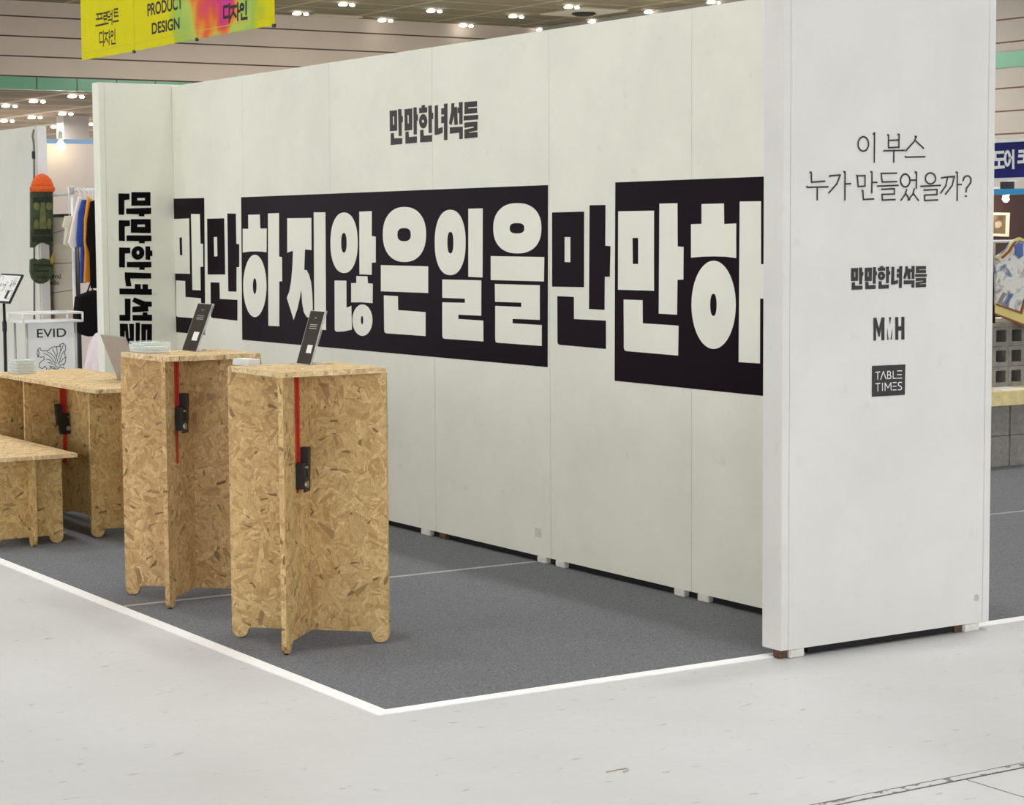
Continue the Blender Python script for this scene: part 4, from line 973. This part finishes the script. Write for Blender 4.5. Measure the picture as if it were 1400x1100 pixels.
# acrylic name stand
EVY = 6.62
VF = Frame((0, EVY, 0), (1, 0, 0), (0, 0, 1))
u = lambda x, y: VF.uv(x, y)
P = VF.p((u(38, 470)[0]+u(102, 470)[0])/2, 0)
t = thing('display_stand', 'white metal display stand with plate reading EVID over line drawing', 'stand', P)
ux0, ux1 = u(38.5, 470)[0], u(101.5, 470)[0]; zt0 = u(70, 440)[1]
pl_ = link('front_plate', shape_me([[(ux0, .06), (ux1, .06), (ux1, zt0), (ux0, zt0)]], VF, off=0, thick=.006), mat('white_plate', rgb(230, 230, 229), rough=.35, noise=.02, nscale=4), t)
a, b = u(50.5, 461.5), u(90, 448.5)
o = link('lettering', text_me('EVID', VF, a[0], a[1], b[0], b[1], off=.0036, bold=.006), M['ink'], pl_)
V_ = crop(0, 350, 5.789)
ART = [[(300, 800), (292, 770), (300, 735), (315, 725), (322, 745), (345, 750), (380, 745), (410, 720), (445, 715), (470, 715), (480, 695), (500, 690), (515, 705), (518, 740), (508, 770), (520, 800), (515, 840), (500, 865)],
       [(300, 740), (310, 765), (300, 790), (320, 800), (345, 795)], [(345, 795), (350, 815), (330, 830), (310, 850), (312, 880), (335, 890), (355, 870), (370, 890), (360, 905)],
       [(345, 770), (375, 780), (400, 800), (425, 830), (440, 870), (455, 880)], [(370, 755), (405, 775), (430, 800), (445, 850)], [(415, 735), (430, 765), (440, 790)], [(445, 720), (452, 760), (446, 800), (460, 850), (470, 860)],
       [(500, 700), (490, 730), (470, 770), (462, 810)], [(508, 745), (490, 775), (476, 810), (470, 845)], [(515, 800), (495, 815), (480, 840)], [(505, 850), (485, 858), (470, 870)],
       [(365, 815), (395, 822), (415, 840)], [(380, 840), (405, 848), (425, 860)], [(390, 870), (410, 872), (430, 880), (440, 895)], [(385, 900), (400, 880), (420, 890), (445, 895), (470, 880), (500, 880), (518, 900)], [(468, 700), (480, 720), (476, 745)]]
link('line_drawing', strokes_me([onto(VF, V_(p)) for p in ART], .0042, VF, off=.0034), M['ink'], pl_)
dp = .22
for x in (36.5, 104):
    for dy in (0, dp):
        uu = u(x, 470)[0]; tube('leg', [(uu, EVY+dy, 0), (uu, EVY+dy, zt0)], .008, M['grey_metal'], t, 8)
fz0, fz1 = u(70, 439.5)[1], u(70, 428)[1]; fx0, fx1 = u(29, 430)[0], u(110.5, 430)[0]
for z in (fz0, fz1):
    c = [(fx0, EVY-.03, z), (fx1, EVY-.03, z), (fx1, EVY+dp+.03, z), (fx0, EVY+dp+.03, z)]
    for a, b in zip(c, c[1:]+c[:1]): tube('tray_rail', [a, b], .007, M['white_metal'], t, 8)
for x in (fx0, fx1):
    for y in (EVY-.03, EVY+dp+.03): tube('tray_post', [(x, y, fz0), (x, y, fz1)], .007, M['white_metal'], t, 8)
box('tray_base', (fx0, EVY-.03, fz0-.004), (fx1, EVY+dp+.03, fz0), M['white_metal'], t)
# floor sign on a pole
TR, BR = at(29.2, 373.2, 13.9), at(13, 414.8, 13.9)
t = thing('sign_stand', 'black framed notice board on thin black pole at left edge', 'sign', (BR.x-.0, BR.y+.06, 0))
QF = Frame((BR.x, BR.y, BR.z), (0, -1, 0), (TR.x-BR.x+.03, 0, TR.z-BR.z))
hq = (TR-BR).length*.98; wq = .42
rect = lambda a, b, c, d: [[(a, b), (c, b), (c, d), (a, d)]]
link('frame', shape_me(rect(-wq, 0, 0, hq), QF, off=0, thick=.014), M['buckle'], t)
sh = link('sheet', shape_me(rect(-wq+.012, .012, -.012, hq-.012), QF, off=.0075, thick=.001), M['paper'], t)
dd = []
for _ in range(26):
    cx_, cy_ = random.uniform(-wq+.05, -.04), random.uniform(hq*.38, hq*.88); r1 = random.uniform(.008, .018); a0 = random.uniform(0, 6)
    dd.append([(cx_+r1*math.cos(a0+k*.7)*(1+.3*(k % 2)), cy_+r1*math.sin(a0+k*.7)) for k in range(6)])
link('doodles', strokes_me(dd, .0032, QF, off=.0085), M['ink'], sh)
link('panel_print', shape_me(rect(-.13, .03, -.085, .09), QF, off=.0085, thick=.0006), M['ink'], sh)
link('panel_outline', strokes_me([[(-.085, .03), (-.03, .03), (-.03, .09), (-.085, .09), (-.085, .03)]], .003, QF, off=.0085), M['ink'], sh)
px_ = onx(6.4, 450, BR.x+.03)
tube('pole', [(px_.x, px_.y, .02), (px_.x, px_.y, BR.z-.2), (px_.x, px_.y, BR.z-.19), (px_.x, px_.y, BR.z-.13), (px_.x, px_.y, BR.z-.12), (px_.x, px_.y, BR.z+.01)], [.012, .012, .016, .016, .010, .010], M['buckle'], t)
link('base', lathe_me([(.15, .0005), (.15, .012), (.03, .022), (.014, .03)], (px_.x, px_.y, 0), 28), M['buckle'], t)

# ------------------------------------------------------------------ neighbouring booth on the right
CBY = 2.55
M['block'] = mat('grey_concrete_block', rgb(142, 138, 132), rough=.9, spec=.15, noise=.14, nscale=35, bump=.4, bscale=90)
M['hole'] = mat('block_core_shade', rgb(70, 66, 62), rough=.95, noise=.1, nscale=30)
cf = Frame((0, CBY, 0), (1, 0, 0), (0, 0, 1))
ztop = cf.uv(1378, 553)[1]; zmid = cf.uv(1378, 595)[1]; xj = cf.uv(1380.5, 600)[0]
rows = [(CF, zmid), (zmid, ztop)]
for r_, (za, zc) in enumerate(rows):
    for k, xs in enumerate((xj-.39, xj)):
        nm = ('lower', 'upper')[r_]; pos = ('next to the white pillar', 'at the picture edge')[k]
        o = box('concrete_block', (xs+.002, CBY, za+.001), (xs+.388, CBY+.19, zc-.001), M['block'], bev=.004)
        tag(o, 'solid grey concrete block in the %s course of low wall %s' % (nm, pos), 'block', 'blocks of the low wall')
zpl = cf.uv(1378, 533)[1]
o = box('wooden_shelf', (xj-.5, CBY-.05, ztop+.0005), (xj+.42, CBY+.5, zpl), M['ply_edge'], bev=.004); tag(o, 'pale yellow wooden plank lying on the low concrete block wall', 'shelf')
o = box('paper_sheet', (xj-.1, CBY-.03, zpl+.0003), (xj+.12, CBY+.15, zpl+.006), M['paper']); tag(o, 'white sheet of paper on the yellow plank', 'paper')
# hollow blocks on the plank
HY = CBY+.2
hf = Frame((0, HY, 0), (1, 0, 0), (0, 0, 1))
zt = hf.uv(1378, 445)[1]; rowh = (zt-zpl)/3.0; xh = hf.uv(1379, 480)[0]
for r_ in range(3):
    for k in range(2):
        x0 = xh-.262+k*.262; z0 = zpl+.0005+r_*rowh; z1 = z0+rowh-.002; hx = .262/2
        t = thing('hollow_block', 'hollow grey block, %s row of the stack, %s' % (('bottom', 'middle', 'top')[r_], ('beside the white pillar', 'at right picture edge')[k]), 'block', (x0+.131, HY+.095, z0), 0, 'hollow blocks stacked on the plank')
        loops = [[(x0+.001, z0), (x0+.261, z0), (x0+.261, z1), (x0+.001, z1)]]
        for c in range(2):
            ca = x0+.026+c*hx; loops.append([(ca, z0+.026), (ca+.082, z0+.026), (ca+.082, z1-.024), (ca, z1-.024)])
        fr = Frame((0, HY+.095, 0), (1, 0, 0), (0, 0, 1))
        link('shell', shape_me(loops, fr, off=0, thick=.19), M['block'], t)
        box('core_shade', (x0+.01, HY+.17, z0+.01), (x0+.25, HY+.188, z1-.01), M['hole'], t)  # dark plate closing the cores, their shade put into its colour
# top board, pole, rail and hanging textile
o = box('counter_board', (xh-.4, HY-.04, zt+.0005), (xh+.6, HY+.3, zt+.02), M['ply_edge'], bev=.002)
o.data.materials.clear(); o.data.materials.append(mat('weathered_board', rgb(150, 140, 122), rough=.8, noise=.15, nscale=20)); tag(o, 'thin weathered board on top of hollow blocks', 'board')
TYp = HY-.062
tf = Frame((0, TYp, 0), (1, 0, 0), (0, 0, 1)); T3 = crop(1340, 320, 6.87)
zr = tf.uv(1370, 330)[1]; xp = ony(1358.8, 400, TYp+.05).x
t = thing('garment_rack', 'slim rack with white rail and black pole holding textile beside pillar', 'rack', (xp, TYp+.05, zt+.02))
tube('pole', [(xp, TYp+.05, zt+.0205), (xp, TYp+.05, tf.uv(1358, 372)[1])], .010, M['buckle'], t)
tube('upper_pole', [(xp, TYp+.05, tf.uv(1358, 372)[1]), (xp, TYp+.05, zr)], .006, M['grey_metal'], t)
tube('rail', [(xp-.02, TYp+.05, zr), (xp+.5, TYp+.05, zr)], .009, M['white_metal'], t)
tube('pole', [(xp+.45, TYp+.05, zt+.0205), (xp+.45, TYp+.05, zr)], .010, M['buckle'], t)
def mat_patch():
    m = mat('patchwork_cloth', rgb(206, 206, 200), rough=.85, spec=.15); g = G(m)
    co = g.n('ShaderNodeTexCoord').outputs['Object']
    n = g.n('ShaderNodeTexNoise'); n.inputs['Scale'].default_value = 9; n.inputs['Detail'].default_value = 3; n.inputs['Distortion'].default_value = .8; g.l(co, n.inputs['Vector'])
    c = g.ramp(n.outputs['Fac'], [(.33, rgb(96, 112, 150)), (.42, rgb(150, 160, 168)), (.48, rgb(222, 220, 212)), (.58, rgb(214, 212, 206)), (.66, rgb(148, 146, 140)), (.74, rgb(200, 190, 150))])
    g.l(c, g.b.inputs['Base Color']); return m
t = thing('textile', 'patchwork cloth with yellow and brown borders hung on rail at right edge', 'cloth', (tf.uv(1380, 400)[0], TYp, tf.uv(1380, 440)[1]))
body = link('cloth_body', shape_me([onto(tf, T3([(146, 215), (240, 150), (300, 62), (350, 42), (430, 80), (520, 120), (520, 860), (412, 800), (146, 660)]))], tf, off=0, thick=.012, bev=.004), mat_patch(), t)
ycl, brn = cl('yellow_border', rgb(216, 200, 132)), cl('brown_piping', rgb(150, 90, 58))
for nm, pts, mm, of in (('shoulder_border', [(128, 205), (180, 200), (240, 148), (290, 70), (330, 36), (360, 30), (440, 66), (440, 90), (360, 55), (318, 66), (262, 160), (195, 218), (128, 226)], ycl, .011),
                        ('shoulder_piping', [(180, 214), (240, 160), (290, 85), (312, 68), (320, 74), (255, 172), (195, 226)], brn, .016),
                        ('hem_border', [(128, 655), (370, 745), (520, 640), (520, 880), (420, 852), (128, 742)], ycl, .011),
                        ('hem_piping', [(128, 742), (420, 852), (520, 885), (520, 905), (410, 868), (128, 756)], brn, .013),
                        ('inner_piping', [(132, 650), (362, 728), (400, 600), (412, 590), (412, 612), (372, 748), (132, 664)], brn, .016),
                        ('blue_panel', [(310, 110), (345, 80), (385, 90), (390, 200), (350, 228), (318, 190)], cl('dusty_blue', rgb(92, 112, 164)), .011),
                        ('grey_tab', [(205, 545), (232, 560), (178, 652), (148, 645)], cl('grey_patch', rgb(138, 134, 124)), .011)):
    prism(nm, T3, pts, tf, mm, t, of, .006, .001)
o = box('white_box', (xp+.02, TYp+.08, zt+.0205), (xp+.22, TYp+.2, zt+.045), M['paper'], bev=.003); tag(o, 'flat white box lying behind the textile', 'box')
# brown back wall with framed print and spotlight
BWY = 6.2
bf = Frame((0, BWY, 0), (1, 0, 0), (0, 0, 1))
xa = bf.uv(1330, 300)[0]; zt2 = bf.uv(1378, 264)[1]
o = box('partition_panel', (xa, BWY, CF), (xa+2.4, BWY+.06, zt2), mat('dark_brown_panel', rgb(62, 36, 28), rough=.55, noise=.15, nscale=2)); tag(o, 'dark brown partition behind the framed print at right edge', 'wall')
P = bf.p(*bf.uv(1365, 323))
t = thing('picture_frame', 'white framed sepia print on the brown partition', 'picture', P)
cr2 = crop(1340, 180, 6.87)
prism('frame', cr2, [(40, 760), (262, 762), (252, 985), (40, 975)], bf, cl('cream_frame', rgb(238, 226, 200)), t, .012, .02, .001)
pr_ = prism('print', cr2, [(60, 782), (222, 784), (216, 960), (60, 952)], bf, mat('sepia_print', rgb(122, 100, 72), rough=.5, noise=.5, nscale=9), t, .0235, .002)
prism('pale_motif', cr2, [(120, 850), (160, 838), (182, 850), (180, 885), (150, 905), (120, 900)], bf, cl('pale_sepia', rgb(186, 170, 140)), pr_, .0255, .001)
P = ony(1375, 272, BWY-.25)
t = thing('spotlight', 'small bright spotlight below the blue bar on right', 'lamp', P)
link('bulb', lathe_me([(.015, .026), (.026, .015), (.028, -.004), (.015, -.022), (.003, -.027)], P, 16), mat('spot_glow', (1, .97, .9, 1), emit=14), t)
link('housing', lathe_me([(.012, .09), (.026, .085), (.03, .03), (.024, .026)], P, 16), M['white_metal'], t)
tube('bracket', [P+Vector((0, 0, .085)), P+Vector((0, .249, .10))], .008, M['white_metal'], t, 8)
pl2 = bpy.data.lights.new('spotlight_light', 'POINT'); pl2.energy = 5; pl2.color = (1, .86, .68); pl2.shadow_soft_size = .04
po = bpy.data.objects.new('spotlight_light', pl2); COL.objects.link(po); po.location = P+Vector((0, -.05, -.06))
# blue sign on white frame, light blue bar and black box
SX = 6.3
sf = Frame((SX, 0, 0), (0, -1, 0), (0, 0, 1))
ua = sf.uv(1330, 217)[0]; ub = sf.uv(1450, 217)[0]
z0, z1 = sf.uv(1380, 243)[1], sf.uv(1380, 193)[1]
P = sf.p((ua+ub)/2, z0)
t = thing('fascia_sign', 'navy blue sign with white Korean lettering at right edge', 'sign', (SX, P.y, z0))
link('sign_face', shape_me(rect(ua, z0, ub, z1), sf, off=.012, thick=.012), mat('navy_print', rgb(38, 40, 112), spec=.12, rough=.5, noise=.12, nscale=6), t)
for z in (z0-.012, z1+.004): link('frame_bar', shape_me(rect(ua, z-.012, ub, z+.012), sf, off=.0, thick=.06), M['white_metal'], t)
for uu in (ub-.02, ua+.02): tube('post', [sf.p(uu, CF, -.04), sf.p(uu, z1, -.04)], .02, M['white_metal'], t)
R2 = crop(1340, 180, 6.87)
ST = [[(125, 205), (133, 225), (128, 262)], [(110, 318), (140, 318), (140, 345)],
      [(237, 192), (162, 196), (162, 262), (237, 258)], [(196, 262), (196, 320)], [(150, 338), (242, 330)],
      ell(276, 250, 22, 62, 20)+[(298, 250)], [(330, 178), (330, 340)], [(300, 245), (330, 243)],
      [(388, 185), (440, 182), (430, 280)], [(385, 228), (440, 225)], [(378, 285), (460, 280)]]
link('lettering', strokes_me([onto(sf, R2(p)) for p in ST], .021, sf, off=.019, thick=.002), M['paper'], t)
zb0, zb1 = sf.uv(1380, 266)[1], sf.uv(1380, 258)[1]
o = link('fascia_bar', shape_me(rect(ua, zb0, ub, zb1), sf, off=.016, thick=.07), mat('bright_blue_bar', rgb(40, 156, 214), rough=.5, noise=.04)); tag(o, 'bright blue horizontal bar below the navy sign', 'bar')
a, b = sf.uv(1373.5, 257.8), sf.uv(1385, 248)
o = link('black_box', shape_me(rect(a[0], zb1+.001, b[0], b[1]), sf, off=.016, thick=.06), M['buckle']); tag(o, 'small black box standing on the bright blue bar', 'box')

# a loose thread lying on the concrete
pts = [onz(829, 1055, .003), onz(838, 1053, .003), onz(848, 1051, .003), onz(857, 1050, .003), onz(859, 1052, .003), onz(852, 1055, .003)]
th = tag(tube('loose_thread', pts, .0016, mat('tan_thread', rgb(168, 158, 120), rough=.8, noise=.1), None, 6), 'tiny curled tan thread lying on the bare concrete floor', 'thread')
